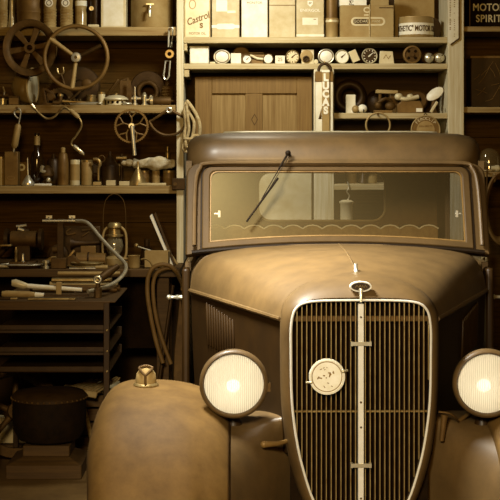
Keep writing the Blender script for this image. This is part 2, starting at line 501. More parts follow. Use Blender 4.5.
# round badge clipped on the bars
bx, bz, by = X(328, 4.98), Z(376.5, 4.98), 4.985
bd = tobj('grille_badge', MB().lathe([(0, 0), (.064, 0), (.0665, .004), (.0655, .011), (.06, .013), (.058, .009), (0, .009)], (bx, by, bz), 'Y', 40), M_bright, label='round white enamel club badge clipped to the grille')
def arc(cx, cz, r, a0, a1, n=28): return [(cx + r * math.cos(math.radians(a0 + (a1 - a0) * i / n)), by - .011, cz + r * math.sin(math.radians(a0 + (a1 - a0) * i / n))) for i in range(n + 1)]
tobj('rim_line', MB().ring(.0545, .0016, (bx, by - .009, bz), 'Y', 40, 6), M_inkm, bd)
mk = MB()
k5 = 4.98 / F
for (a, b), (c, d) in (((-9, -1), (-5, -1.6)), ((-8, .3), (-9.5, -2.4)), ((-4, 1.2), (-2, 1)), ((-1.5, -1), (-.3, -1.2)), ((1, 4), (4, 3.4)), ((3, 4.5), (2.5, -.4)), ((2.2, 1.2), (4.4, 2.4)),
                       ((6, 6), (7, 3)), ((6.6, 4.8), (5.6, 3.8)), ((-7, 7), (-5, 8)), ((-4, 8.4), (-2.4, 9.2)), ((-3, 6.6), (-1.6, 7.6)), ((-.4, 9.6), (.2, 8.6)), ((-3.5, -9), (-2, -11)), ((4, -9), (5.5, -10)), ((0, -6), (2, -6.6))):
    mk.tube([(bx + a * k5, by - .0095, bz + b * k5), (bx + c * k5, by - .0095, bz + d * k5)], .0022 if abs(b) < 5 else .0014, 6)
tobj('badge_script', mk, M_inkm, bd)
for s in (-1, 1):
    px_, pz_ = bx + s * .064, bz + (.02 if s > 0 else -.02)
    tobj('badge_clip', MB().cyl((px_ - s * .008, by - .012, pz_), (px_ + s * .012, by - .004, pz_ + s * .002), .005, .004, 10).sphere((px_ - s * .006, by - .012, pz_), .0065, seg=10, rings=8), M_brass, bd)

# ---- bonnet
HN = 6
front = catmull(J0[:HN], 5)
cw = [Vector((0, 6.1, 1.258)), Vector((.23, 6.1, 1.254)), Vector((.43, 6.1, 1.240)), Vector((.585, 6.1, 1.208)), Vector((.645, 6.1, 1.135)), Vector((.66, 6.1, 1.055))]
back = catmull(cw, 5)
def crown(t): return .016 * math.sin(PI * t)
rows = []
for i in range(13):
    t = i / 12
    h = [a.lerp(b, t) + Vector((0, 0, crown(t) * max(0, 1 - (a.x / .3) ** 2))) for a, b in zip(front, back)]
    rows.append([Vector((TX - p.x, p.y, p.z)) for p in reversed(h)][:-1] + [Vector((TX + p.x, p.y, p.z)) for p in h])
bon = tobj('bonnet', MB().grid(rows), M_paint, angle=60)
hl = [Vector((r[len(r) // 2].x, r[len(r) // 2].y, r[len(r) // 2].z + .001)) for r in rows]
tobj('hinge', MB().tube(hl, .0045, 8), M_paint, bon)
for s in (-1, 1):
    nm = 'bonnet_side'
    sidef, sideb = Vector((TX + s * .287, 5.075, 1.052)), Vector((TX + s * .658, 6.1, 1.052))
    rr = []
    for i in range(9):
        t = i / 8; p = sidef.lerp(sideb, t)
        rr.append([p, p + Vector((-s * .004, 0, -.15)), p + Vector((-s * .012, 0, -.34)), p + Vector((-s * .02, 0, -.5))])
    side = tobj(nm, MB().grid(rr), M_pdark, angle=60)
    nrm = Vector((s * (sideb.y - sidef.y), -(abs(sideb.x - sidef.x)), 0)).normalized()
    bead = [sidef.lerp(sideb, i / 8) + nrm * .004 for i in range(9)]
    tobj('bead_moulding', MB().tube(bead, .0105, 8), M_paint, side)
    for i in range(11):
        t = .49 + .03 * i
        p = sidef.lerp(sideb, t) + nrm * .003
        top = p + Vector((0, 0, -.028 - .0035 * (10 - i))); bot = p + Vector((-s * .006, 0, -.225 + .001 * i))
        tobj('louvre', MB().tube([top, top.lerp(bot, .04), top.lerp(bot, .96), bot], [.002, .0062, .0062, .002], 8), M_pdark, side)
# mascot: cap, oval emblem and stem on the nose of the shell
mz = lambda v, y: ZC - (v - HOR) * y / F
ms = tobj('radiator_ornament', MB().tube([(TX, 5.215, mz(264, 5.2)), (TX, 5.2, mz(272, 5.2)), (TX, 5.14, mz(281, 5.14))], [.006, .0085, .006], 10, smooth=4), M_steelb)
tobj('emblem_stem', MB().tube([(TX, 5.005, mz(290, 5.0)), (TX, 4.995, mz(295, 5.0)), (TX, 4.99, mz(302, 5.0))], [.011, .006, .005], 10, smooth=4), M_steelb, ms)
ey = 5.01
ez = mz(286.5, ey)
E = lambda rx, rz: ellipse(TX, ez, rx, rz)
tobj('emblem_rim', MB().frame(E(.041, .020), E(.034, .0145), ey - .012, ey + .012), M_chrome, ms, bevel=.002)
em = tobj('emblem', MB().prism(E(.035, .0155), ey - .006, ey + .01), M_tind, ms)
mk = MB()
for a, b in ((-20, -8), (-6, 2), (4, 10), (12, 22)):
    mk.tube([(TX + a * .001, ey - .0065, ez - .004), (TX + (a + b) * .0005, ey - .0065, ez + .006), (TX + b * .001, ey - .0065, ez - .002)], .0012, 6)
tobj('emblem_script', mk, M_steel, em)

# ---- cowl, cab
rows = []
def cowlrow(y, dz, wx): 
    h = [Vector((p.x * wx, y, p.z + dz * max(0, 1 - (p.x / .66) ** 4))) for p in back]
    return [Vector((TX - p.x, p.y, p.z)) for p in reversed(h)][:-1] + [Vector((TX + p.x, p.y, p.z)) for p in h]
for y, dz, wx in ((6.1, 0, 1), (6.102, -.008, .997), (6.108, -.008, .997), (6.11, .002, 1.003), (6.16, .012, 1.012), (6.24, .012, 1.022)): rows.append(cowlrow(y, dz, wx))
cowl = tobj('cowl', MB().grid(rows), M_paint, angle=50)
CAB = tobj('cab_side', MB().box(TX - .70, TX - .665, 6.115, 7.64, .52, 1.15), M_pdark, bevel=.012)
sd = CAB
def cabside(s):
    mb = MB()
    x0, x1 = sorted((TX + s * .662, TX + s * .688))
    mb.box(x0, x1, 7.30, 7.63, 1.15, 1.62); mb.box(x0, x1, 6.3, 7.4, 1.56, 1.63); mb.box(x0, x1, 6.2, 7.4, 1.13, 1.17)
    return mb
tobj('window_surround', cabside(-1), M_paint, sd)
tobj('door_glass', MB().box(TX - .676, TX - .672, 6.3, 7.3, 1.16, 1.57), M_rearg, sd)
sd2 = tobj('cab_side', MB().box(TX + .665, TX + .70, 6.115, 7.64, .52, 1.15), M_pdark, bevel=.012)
tobj('window_surround', cabside(1), M_paint, sd2)
tobj('door_glass', MB().box(TX + .672, TX + .676, 6.3, 7.3, 1.16, 1.57), M_rearg, sd2)
for s, pr in ((-1, sd), (1, sd2)):
    a = TX + s * .69
    hz = Z(297, 6.25)
    tobj('door_handle', MB().lathe([(.014, 0), (.017, .006), (.010, .012), (.009, .03), (.012, .036), (.008, .042), (.0075, .062), (.011, .066), (.0115, .078), (.006, .084)], (0, 0, 0), 'X', 14,
         Matrix.Translation((a, 6.25, hz)) @ Matrix.Diagonal((s, 1, 1, 1))), M_steelb, pr, label='bright steel door handle')
# roof: stacked rounded-rectangle rings
def ring_rows(spec):
    rows = []
    for z, ins, yf in spec:
        x0, x1, y0, y1 = TX - .69 + ins, TX + .69 - ins, yf, 7.65 - ins * .9
        r = max(.05, .15 - ins * .2)
        pts = rrect(x0, x1, y0, y1, r, 7)
        cy = 6.9
        rows.append([Vector((x, y, z + (.012 * (1 - ((x - TX) / .69) ** 2) if z > 1.7 else .006 * (1 - ((x - TX) / .69) ** 2)))) for x, y in pts])
    return rows
spec = [(1.600, .03, 6.285), (1.600, .012, 6.262), (1.612, .006, 6.252), (1.645, .003, 6.254), (1.675, .003, 6.264), (1.704, .006, 6.280), (1.728, .018, 6.306), (1.744, .042, 6.35), (1.753, .080, 6.41), (1.756, .14, 6.50), (1.757, .25, 6.62), (1.758, .45, 6.8)]
mb = MB(); rr = ring_rows(spec); mb.grid(rr, closed=True)
nl = len(rr[0]); mb.f.append(tuple(len(mb.v) - nl + i for i in range(nl)))
roof = tobj('roof', mb, M_paint, angle=70)
ins = ring_rows([(1.757, .17, 6.50), (1.763, .175, 6.51), (1.763, .19, 6.53), (1.757, .195, 6.54)])
tobj('roof_bead', MB().grid(ins, closed=True), M_tin, roof)
# rain moulding over the windscreen
def wpt(u, v):        # u: metres from centre line, v: 0 bottom - 1 top, on the raked windscreen plane
    return Vector((TX + u, 6.125 + .145 * v, 1.235 + .385 * v))
path = [wpt(-.645, .05), wpt(-.645, .5), wpt(-.640, .80), wpt(-.622, .94), wpt(-.58, 1.0), wpt(-.3, 1.008), wpt(0, 1.01), wpt(.3, 1.008), wpt(.58, 1.0), wpt(.622, .94), wpt(.640, .80), wpt(.645, .5), wpt(.645, .05)]
path = [p + Vector((0, -.022, 0)) for p in path]
tobj('rain_moulding', MB().tube(path, .0095, 8, smooth=5), M_paint, roof)
# front frame of the cab round the windscreen opening, with an arched sill
def sill(u, base): return base + .075 * (1 - (u / .6) ** 2)
def loop(hw, top, base, rad, n=9):
    pts = []
    pts += [(hw - rad + rad * math.cos(a), top - rad / .41 + rad / .41 * math.sin(a)) for a in [PI / 2 * i / 5 for i in range(6)]]
    pts += [(-(hw - rad) - rad * math.sin(a), top - rad / .41 + rad / .41 * math.cos(a)) for a in [PI / 2 * i / 5 for i in range(6)]]
    pts += [(-hw + 2 * hw * i / n, sill(-hw + 2 * hw * i / n, base)) for i in range(n + 1)]
    return pts
def wframe(o, i, d0, d1):
    mb = MB(); n = len(o); vs = []
    N_ = Vector((0, -.936, .352))
    for d in (d0, d1):
        vs += [wpt(*p) + N_ * d for p in o] + [wpt(*p) + N_ * d for p in i]
    fs = []
    for a in range(n):
        b = (a + 1) % n
        fs += [(a, b, n + b, n + a), (2 * n + a, 3 * n + a, 3 * n + b, 2 * n + b), (a, 2 * n + a, 2 * n + b, b), (n + a, n + b, 3 * n + b, 3 * n + a)]
    return mb.add(vs, fs)
L1, L2, L3 = loop(.684, 1.0, -.04, .06), loop(.612, .955, .0, .045), loop(.575, .90, .075, .03)
fcab = tobj('front_pillars', wframe(L1, L2, -.05, .0), M_frame, bevel=.006)
ws = tobj('windscreen_frame', wframe(L2, L3, -.03, .008), M_frame, bevel=.006)
tobj('windscreen_seal', wframe(loop(.618, .965, -.012, .047), loop(.606, .947, .01, .045), -.02, .004), M_black, ws)
tobj('sill_seal', MB().tube([wpt(-.655 + 1.31 * i / 24, sill(-.655 + 1.31 * i / 24, -.022)) + Vector((0, -.012, 0)) for i in range(25)], .011, 8), M_black, ws)
g = MB(); g.add([wpt(*p) for p in L3], [tuple(range(len(L3)))])
tobj('windscreen_glass', g, M_wind, ws, flat=True)
gl = loop(.575, .90, .075, .03)
tobj('glass_edge', wframe(gl, loop(.570, .889, .087, .03), -.002, .004), M_tin3, ws)
for px_, s in ((221, -1), (463, 1)):
    p = Vector((X(px_, 6.22), 6.24, Z(214, 6.22)))
    tobj('window_latch', MB().cyl(p - Vector((.016, 0, 0)), p + Vector((.012, 0, 0)), .005, .0045, 10).cbox(p + Vector((-s * .008, 0, 0)), (.010, .012, .03)), M_steelb, ws, label='bright window latch inside the windscreen')
# wiper
wp = Vector((X(291.5, 6.24), 6.225, Z(153, 6.24)))
we = Vector((X(265, 6.17), 6.15, Z(199, 6.17)))
b0, b1 = Vector((X(281.5, 6.19), 6.178, Z(178, 6.19))), Vector((X(250, 6.12), 6.118, Z(221.5, 6.12)))
wi = tobj('wiper', MB().sphere(wp, .013, seg=14, rings=10).cyl(wp, wp + Vector((0, .03, 0)), .008, seg=12).tube([wp, wp.lerp(we, .35), wp.lerp(we, .36), we], [.005, .0045, .0022, .0022], 8).tube([wp + Vector((.012, 0, -.004)), we + Vector((.006, 0, 0))], .0016, 6), M_black)
tobj('wiper_blade', MB().cyl(b0, b1, .0055, .0045, 8), M_black, wi)
# back wall of the cab with the rear window
rw = rrect(X(263.5, 7.62), X(390, 7.62), Z(220.5, 7.62), Z(172, 7.62), .07, 6)
ob = rrect(TX - .675, TX + .675, .7, 1.72, .07, 6)
bk = tobj('cab_back', MB().frame(ob, rw, 7.60, 7.64), M_trimin)
tobj('rear_window_frame', MB().tube([(x, 7.598, z) for x, z in rw], .006, 8, closed=True), M_tin2, bk)
tobj('rear_window_glass', MB().add([(x, 7.62, z) for x, z in rw], [tuple(range(len(rw)))]), M_rearg, bk, flat=True)
# bench seat with a scalloped top edge, headlining, floor and dash
sx0, sx1 = TX - .62, TX + .62
st = MB(); n = 12
out = [(sx0, .8)]
for i in range(n):
    a, b = sx0 + (sx1 - sx0) * i / n, sx0 + (sx1 - sx0) * (i + 1) / n
    for j in range(5):
        t = j / 4; out.append((a + (b - a) * t, 1.262 + .019 * math.sin(PI * t) ** .7))
out += [(sx1, .8)]
seat = tobj('bench_seat', st.prism(out[::-1], 7.26, 7.42).box(sx0, sx1, 6.85, 7.3, .72, .9), M_clothin, bevel=.008)
tobj('piping', MB().tube([(x, 7.258, z) for x, z in out[1:-1]], .004, 6), M_tin, seat)
tobj('cab_floor', MB().box(TX - .66, TX + .66, 6.12, 7.6, .56, .6), M_dark)
tobj('dashboard', MB().box(TX - .62, TX + .62, 6.2, 6.3, 1.0, 1.2), M_pdark, bevel=.02)
tobj('headlining', MB().box(TX - .6, TX + .6, 6.36, 7.58, 1.66, 1.67), M_trimin)
# hinges / bracket on the front pillar
tobj('pillar_bracket', MB().cyl((X(481, 6.4), 6.38, Z(158, 6.4)), (X(481, 6.4), 6.38, Z(170, 6.4)), .009, seg=10).cbox((X(478, 6.4), 6.39, Z(164, 6.4)), (.04, .02, .02)), M_iron)

# ---- wings
cross = [(-.982, .34), (-.990, .27), (-.990, .18), (-.975, .09), (-.935, .028), (-.87, .002), (-.78, 0), (-.69, .006), (-.61, .024), (-.54, .058), (-.49, .105), (-.45, .17), (-.42, .25), (-.38, .32), (-.315, .36)]
prof = [(6.15, .40), (5.95, .53), (5.70, .68), (5.45, .765), (5.2, .79), (4.98, .768), (4.80, .70), (4.66, .585), (4.57, .44), (4.52, .28), (4.50, .14)]
def wing_rows(s):
    P = catmull([(0, y, z) for y, z in prof], 4); C_ = catmull([(a, 0, d) for a, d in cross], 3)
    rows = []
    for i, p in enumerate(P):
        t = (P[min(i + 1, len(P) - 1)] - P[max(i - 1, 0)]).normalized()
        nrm = Vector((0, t.z, -t.y))       # outward normal in the YZ plane
        if nrm.z < 0 and i < len(P) // 2: nrm = -nrm
        if nrm.y > 0 and i >= len(P) // 2: nrm = -nrm
        shrink = 1 if p.y > 4.8 else 1 - .12 * (4.8 - p.y) / .3
        front_f = 1 if p.y > 5.2 else max(.0, 1 - (5.2 - p.y) / .7 * .35)
        rows.append([Vector((TX - s * c.x * (1 if c.x > -.6 else (shrink * .25 + .75)), p.y, p.z)) - nrm * c.z * (front_f + (1 - front_f) * min(1, max(0, (c.x + .78) / .2))) for c in C_])
    return rows
for s, nm in ((1, 'front_wing'), (-1, 'front_wing')):
    rw_ = wing_rows(-s)
    wg = tobj(nm, MB().grid([r[:32] for r in rw_]), M_fender, angle=60, solid=.004)
    tobj('rolled_edge', MB().tube([r[0] for r in rw_], .010, 8), M_pdark, wg)
    # inner apron between wing and radiator
    tobj('inner_apron', MB().grid([[r[31], r[31].lerp(Vector((TX - s * .288, max(r[31].y, 5.10), r[31].z + .02)), .5) + Vector((0, .01, -.01)), Vector((TX - s * .288, max(r[31].y, 5.10), r[31].z + .02)), Vector((TX - s * .25, max(r[31].y, 5.10) + .06, r[31].z - .05))] for r in rw_]), M_paint, wg, angle=60)
    # headlamp
    hx, hy, hz = TX - s * .465, 5.02, Z(384, 5.0)
    hd = tobj('headlamp', MB().lathe([(0, -.20), (.03, -.195), (.07, -.165), (.10, -.11), (.116, -.05), (.121, .0), (.121, .012), (.112, .012), (.112, -.01)], (hx, hy, hz), 'Y', 40, cap=False), M_paint, angle=50)
    tobj('rim', MB().lathe([(.109, .012), (.110, .026), (.116, .031), (.122, .028), (.1265, .016), (.127, .0), (.123, -.01), (.120, -.01)], (hx, hy, hz), 'Y', 48, cap=False), M_paint, hd, angle=50)
    tobj('reflector', MB().lathe([(0, -.10), (.03, -.094), (.06, -.075), (.09, -.035), (.109, .004)], (hx, hy, hz), 'Y', 36, cap=False), M_bright, hd, label='bright reflector bowl')
    tobj('bulb', MB().sphere((hx - .003, hy + .035, hz - .016), .026, (1, 1, .9)), MATS.get('bulb') or emit('bulb', (1, .9, .7, 1), 3.4), hd, label='bulb in the middle of the headlamp')
    tobj('lens', MB().lathe([(.110, .012), (.095, .020), (.07, .027), (.04, .031), (1e-5, .033)], (hx, hy, hz), 'Y', 40, cap=False), M_lens, hd, label='pale fluted headlamp glass')
    tobj('clasp', MB().cbox((hx + .128, hy - .008, hz - .012), (.012, .026, .03)), M_iron, hd)
    fz = .66
    tobj('headlamp_stand', MB().tube([(hx, 5.1, hz - .10), (hx, 5.1, hz - .14), (hx, 5.1, fz - .02)], [.022, .022, .04], 14).lathe([(.055, 0), (.05, .012), (.024, .03)], (hx, 5.1, fz - .03), 'Z', 20), M_pdark, hd)
# marker lamp on the crest of one wing
mx, my = X(147.5, 5.16), 5.17
mzb = .783
ml = tobj('marker_lamp', MB().lathe([(.046, 0), (.048, .01), (.044, .016), (.041, .018)], (mx, my, mzb), 'Z', 28), M_steel, label='small domed marker lamp on the crest of the wing')
tobj('marker_lens', MB().lathe([(.0395, .016), (.0395, .03), (.036, .052), (.024, .069), (1e-5, .075)], (mx, my, mzb), 'Z', 28), M_tin2, ml)
tobj('lamp_guard', MB().tube([(mx, my - .042, mzb + .012), (mx, my - .041, mzb + .034), (mx, my - .038, mzb + .052)], .005, 8).tube([(mx, my - .038, mzb + .05), (mx - .016, my - .031, mzb + .064), (mx - .026, my - .014, mzb + .076)], .005, 8, smooth=3)
     .tube([(mx, my - .038, mzb + .05), (mx + .016, my - .031, mzb + .064), (mx + .026, my - .014, mzb + .076)], .005, 8, smooth=3).tube([(mx - .026, my - .014, mzb + .076), (mx, my, mzb + .081), (mx + .026, my - .014, mzb + .076)], .005, 8, smooth=3), M_iron, ml)
# starting-handle peg and a small valve stem beside the shell
pz_ = Z(446.5, 4.95)
tobj('bonnet_catch', MB().tube([(X(290, 5.02), 5.05, pz_), (X(278, 5.0), 5.0, pz_), (X(265, 5.0), 4.99, pz_)], [.008, .0095, .0125], 12).sphere((X(265, 5.0), 4.99, pz_), .0135, seg=12, rings=8), M_tin3)
p = [(X(446, 5.05), 5.05, Z(415, 5.05)), (X(443, 5.05), 5.05, Z(441, 5.05))]
tobj('bonnet_catch', MB().cyl(p[0], p[1], .013, .009, 12).tube([(X(440, 5.05), 5.05, Z(412, 5.05)), (X(450, 5.05), 5.04, Z(413, 5.05)), (X(458, 5.05), 5.06, Z(419, 5.05)), (X(462, 5.05), 5.1, Z(425, 5.05))], .0035, 6, smooth=4)
     .tube([(X(452, 5.1), 5.1, Z(428, 5.1)), (X(470, 5.15), 5.15, Z(414, 5.15))], .008, 8), M_iron)
# chassis, bumper irons and wheels
tobj('chassis', MB().box(TX - .24, TX - .18, 5.14, 8.1, .38, .48).box(TX + .18, TX + .24, 5.14, 8.1, .38, .48).box(TX - .62, TX + .62, 5.22, 5.3, .34, .4).box(TX - .6, TX + .6, 7.66, 7.74, .34, .42), M_irond)
for wx, wy in ((-.70, 5.25), (.70, 5.25), (-.58, 7.7), (.58, 7.7)):
    a = Matrix.Translation((TX + wx, wy, .36))
    ty = tobj('tyre', MB().lathe([(.22, -.06), (.30, -.075), (.35, -.055), (.36, 0), (.35, .055), (.30, .075), (.22, .06)], (0, 0, 0), 'X', 40, a), M_black)
    tobj('wheel_disc', MB().lathe([(0, .05), (.06, .05), (.08, .03), (.2, .02), (.225, .055), (.225, -.055), (.2, -.02), (0, -.02)], (0, 0, 0), 'X', 32, a), M_pdark, ty)

TR.location.x -= .016; TR.rotation_euler.z = math.radians(.57)
# ================================================================== things on the shelves
YI = 8.34
K = YI / F           # metres per photo pixel at the middle of the shelves
def at(px, z, Y=YI): return (X(px, Y), Y, z + .0015)
def nail(t, x=0, z=0, y=0):
    return obj('hanging_nail', MB().cyl((x, y - .012, z), (x, y + .045, z), .004, seg=8).lathe([(0, 0), (.008, 0), (.008, .003), (0, .003)], (x, y - .012, z), 'Y', 10), M_iron, t)

def solo(name, mb, m, label, cat, loc, group=None, **k):
    o = obj(name, mb, m, **k); o.location = loc
    return tag(o, label, cat, group)

def box_tin(px0, px1, z, h, m, label, cat='oil tin', Y=YI, d=.13, name='oil_tin', cap=True, group=None):
    k = Y / F
    w = (px1 - px0) * k
    t = thing(name, label, cat, at((px0 + px1) / 2, z, Y), group)
    obj('body', MB().box(-w / 2, w / 2, -d / 2, d / 2, 0, h), m, t, bevel=.004)
    if cap:
        obj('cap', MB().lathe([(.018, 0), (.018, .012), (.022, .014), (.022, .03), (0, .03)], (w * .2, 0, h), 'Z', 18), M_steel, t)
        obj('handle', MB().tube([(-w * .3, 0, h - .002), (-w * .3, 0, h + .025), (0, 0, h + .025), (0, 0, h - .002)], .004, 8, smooth=3), M_steel, t)
    return t, w, d
def card(t, name, x0, x1, z0, z1, y, m, r=None):
    if r: return obj(name, MB().prism(rrect(x0, x1, z0, z1, r), y - .0015, y), m, t)
    return obj(name, MB().box(x0, x1, y - .0015, y, z0, z1), m, t)
def round_tin(px, r, z, h, m, label, cat='tin', Y=YI, name='round_tin', lid=True, group=None, bands=0):
    k = Y / F; R = r * k
    t = thing(name, label, cat, at(px, z, Y), group)
    prof = [(R * .96, 0), (R, .003)]
    for b in range(bands):
        zz = h * (b + 1) / (bands + 1); prof += [(R, zz - .006), (R * 1.03, zz - .003), (R * 1.03, zz + .003), (R, zz + .006)]
    prof += [(R, h - .004), (R * .95, h)]
    obj('body', MB().lathe(prof, seg=28), m, t)
    if lid: obj('lid', MB().lathe([(R * 1.03, h - .008), (R * 1.03, h + .003), (R * .9, h + .005), (0, h + .005)], seg=28), M_steel, t)
    return t, R
def bottle(px, r, z, h, m, label, neck=.3, Y=YI, band=None, ribs=False, group=None, name='bottle', cat='bottle'):
    k = Y / F; R = r * k
    t = thing(name, label, cat, at(px, z, Y), group)
    body = [(0, 0), (R * .93, 0), (R, .006)]
    hb = h * (1 - neck)
    if ribs:
        n = 6
        for i in range(n):
            z0 = .015 + (hb * .5) * i / n; z1 = z0 + hb * .5 / n
            body += [(R * .94, z0), (R * 1.03, (z0 + z1) / 2), (R * .94, z1 - .001)]
    body += [(R, hb * .85), (R * .85, hb), (R * .42, hb + h * neck * .3), (R * .36, h * .97), (R * .44, h * .98), (R * .44, h), (0, h)]
    obj('glass', MB().lathe(body, seg=24), m, t)
    return t, R

# ---- top shelf over the workbench
z = zL1
t, R = bottle(2.4, 5.6, z, .30, M_oilglass, 'ribbed glass oil bottle at the far end of the top shelf, half cut off', ribs=True, name='oil_bottle')
solo('metal_spout', MB().lathe([(.026, 0), (.025, .01), (.020, .06), (.015, .12), (.013, .24), (.010, .26), (0, .26)], seg=20), M_steelb,
     'slender pale metal spout with flared foot between ribbed bottle and big drab drum', 'spout', at(12, z))
t, R = round_tin(30, 13, z, .30, M_tin3, 'drab brown drum on the top shelf above the spoked wheel', 'drum', name='drum', bands=2)
for px_, lb in ((50, 'ribbed oil bottle with round white label standing against the drab drum'), (66.5, 'ribbed oil bottle with white badge between its twin and the clear jar')):
    t, R = bottle(px_, 6.6, z, .30, M_oilglass, lb, ribs=True, name='oil_bottle', Y=8.3)
    a = obj('label', MB().lathe([(R * .62, 0), (R * .62, .002), (0, .002)], (0, -R * .98, .15), 'Y', 24), M_paper, t)
    obj('label_mark', MB().ring(R * .36, .002, (0, -R * .98 - .003, .15), 'Y', 20, 6), M_ink, t)
t = thing('glass_jar', 'clear glass jar with white neck band on top shelf above steering wheel', 'jar', at(81, z))
R = 5.8 * K
obj('glass', MB().lathe([(0, 0), (R, 0), (R, .17), (R * .7, .2), (R * .7, .24), (0, .24)], seg=24), M_oilglass, t)
obj('neck_band', MB().lathe([(R * 1.02, .138), (R * 1.02, .168)], seg=24), M_paper, t)
t, R = round_tin(95.5, 5.5, z, .28, M_tind, 'dark narrow canister with protruding pipe end beside the clear jar', 'canister', name='canister')
obj('pipe_end', MB().lathe([(.011, -.02), (.014, 0), (.014, .012), (.007, .012), (.007, 0)], (-.02, -R, .12), 'Y', 16), M_steelb, t)
solo('tobacco_tin', MB().box(-.032, .032, -.02, .02, 0, .016), M_tin, 'small flat pale tin lying at the edge of the top shelf', 'tin', at(93.5, z, 8.235), bevel=.003)
t, w_, d = box_tin(102, 127, z, .32, M_tin, 'upright pale rectangular tin beside the drum with a tap', d=.14)
card(t, 'edge_panel', -w_ * .40, w_ * .40, .012, .30, -d / 2, M_cream)
t = thing('tap_drum', 'big round metal drum with a small tap on its front', 'drum', at(152, z, 8.38))
R = 21 * 8.38 / F
obj('body', MB().lathe([(R * .97, 0), (R, .006), (R, .18), (R * 1.02, .185), (R * 1.02, .195), (R, .2), (R, .36), (0, .36)], seg=40), M_tin2, t)
tp = obj('tap', MB().tube([(0, -R + .01, .105), (0, -R - .05, .105), (0, -R - .06, .095), (0, -R - .062, .06)], [.009, .009, .01, .008], 12, smooth=3).cyl((0, -R - .03, .1), (0, -R - .03, .135), .007, seg=10), M_steelb, t)
obj('tap_lever', MB().cbox((0, -R - .03, .138), (.045, .012, .008)), M_steelb, tp)

# ---- middle shelf over the workbench: hanging things first
YH = 8.13; KH = YH / F
t = thing('spoked_wheel', 'heavy six-spoked iron pulley wheel hung in front of the shelves', 'wheel', (X(30, YH), YH, Z(48, YH)))
sxw = Matrix.Diagonal((.97, 1, 1.03, 1))
obj('rim', MB().lathe([(.147, -.025), (.162, -.028), (.166, -.015), (.155, 0), (.166, .015), (.162, .028), (.147, .025), (.128, .02), (.122, .012), (.122, -.012), (.128, -.02), (.147, -.025)], (0, 0, 0), 'Y', 48, sxw), M_iron, t)
for i in range(6):
    a = math.radians(70 + 60 * i); c_, s_ = math.cos(a), math.sin(a)
    mb = MB(); p0, p1 = Vector((c_ * .02, 0, s_ * .02)), Vector((c_ * .125, 0, s_ * .125)); q = Vector((-s_, 0, c_))
    vs = []
    for p, wd in ((p0, .013), (p1, .020)):
        for dy in (-.008, .008):
            vs += [p + q * wd + Vector((0, dy, 0)), p - q * wd + Vector((0, dy, 0))]
    mb.add(vs, [(0, 1, 3, 2), (4, 6, 7, 5), (0, 4, 5, 1), (2, 3, 7, 6), (0, 2, 6, 4), (1, 5, 7, 3)])
    obj('spoke', mb, M_iron, t, bevel=.003)
obj('hub', MB().lathe([(.018, -.022), (.032, -.022), (.036, 0), (.032, .022), (.018, .022), (.018, -.022)], (0, 0, 0), 'Y', 28), M_iron, t)
YW = 8.065; KW = YW / F
t = thing('steering_wheel', 'three-spoked steering wheel with pale hub hung in front of shelves', 'steering wheel', (X(76, YW), YW, Z(57.5, YW)))
obj('rim', MB().ring(31.5 * KW, .0125, (0, 0, 0), 'Y', 56, 12), M_tin3, t)
for (u, v) in ((-26, 19), (25, 12), (-4, -31)):
    d_ = Vector((u, 0, v)) * KW
    obj('spoke', MB().tube([(0, .012, 0), d_ * .25 + Vector((0, .010, 0)), d_ + Vector((0, 0, 0))], [.010, .012, .0155 if u < 0 else .013], 10), M_tin2 if u <= 0 else M_irond, t)
obj('hub', MB().lathe([(.009, .02), (.026, .016), (.031, .004), (.027, -.012), (.009, -.012), (.009, .02)], (0, 0, 0), 'Y', 24), M_steelb, t, label='bright hub nut')
nail(t, 0, 31.5 * KW - .013, .02)
YH2 = 8.14; k = YH2 / F
t = thing('slotted_lever', 'thin pale slotted throttle lever hanging beside the narrow post', 'lever', (X(169.5, YH2), YH2, Z(54, YH2)))
lo = [(a * k, b * k) for a, b in [(3.4, 25), (3, 26.2), (-.2, 26.2), (-.6, 25), (-1.2, 7), (2, 7)]]
obj('upper_loop', MB().tube([(a, 0, b) for a, b in lo], .0055, 8, closed=True), M_steelb, t)
obj('lower_loop', MB().tube([(a * k, 0, b * k) for a, b in [(.6, -7), (-.6, -22), (-2.2, -25.2), (-4.8, -25.2), (-6, -22), (-4, -7)]], .005, 8, closed=True), M_steelb, t)
obj('boss', MB().lathe([(.013, -.008), (.026, -.008), (.028, 0), (.026, .008), (.013, .008), (.013, -.008)], (0, 0, 0), 'Y', 10), M_steel, t)
nail(t, .006, 25 * k)
# things on the middle shelf
z = zL2
t = thing('headlamp_shell', 'loose round dark headlamp shell tipped sideways below the spoked wheel', 'headlamp', at(29, z, 8.36))
Rm = 17.5 * 8.36 / F
Mx = Matrix.Translation((0, 0, Rm + .011)) @ Matrix.Rotation(math.radians(80), 4, 'Z') @ Matrix.Rotation(math.radians(-14), 4, 'Y')
obj('bowl', MB().lathe([(1e-5, -Rm), (Rm * .4, -Rm * .9), (Rm * .75, -Rm * .65), (Rm * .96, -Rm * .2), (Rm, .0), (Rm, Rm * .2)], (0, 0, 0), 'Y', 32, Mx), M_tin2, t)
obj('lens', MB().lathe([(Rm * .99, Rm * .2), (Rm * .9, Rm * .24), (Rm * .6, Rm * .30), (1e-5, Rm * .33)], (0, 0, 0), 'Y', 32, Mx), M_tin, t)
obj('rim', MB().ring(Rm, .008, (0, -Rm * .2, 0), 'Y', 36, 8, Mx), M_tin2, t)
t = thing('carburettor', 'small cluttered brass carburettor at the very end of middle shelf', 'carburettor', at(3, z, 8.27))
obj('bowl', MB().lathe([(.02, 0), (.024, .004), (.024, .03), (.03, .032), (.03, .038), (0, .04)], (0, 0, 0), 'Z', 20), M_brass, t)
obj('throat', MB().cyl((-.035, 0, .06), (.035, 0, .06), .016, seg=16).cyl((0, 0, .035), (0, 0, .085), .012, seg=12), M_iron, t)
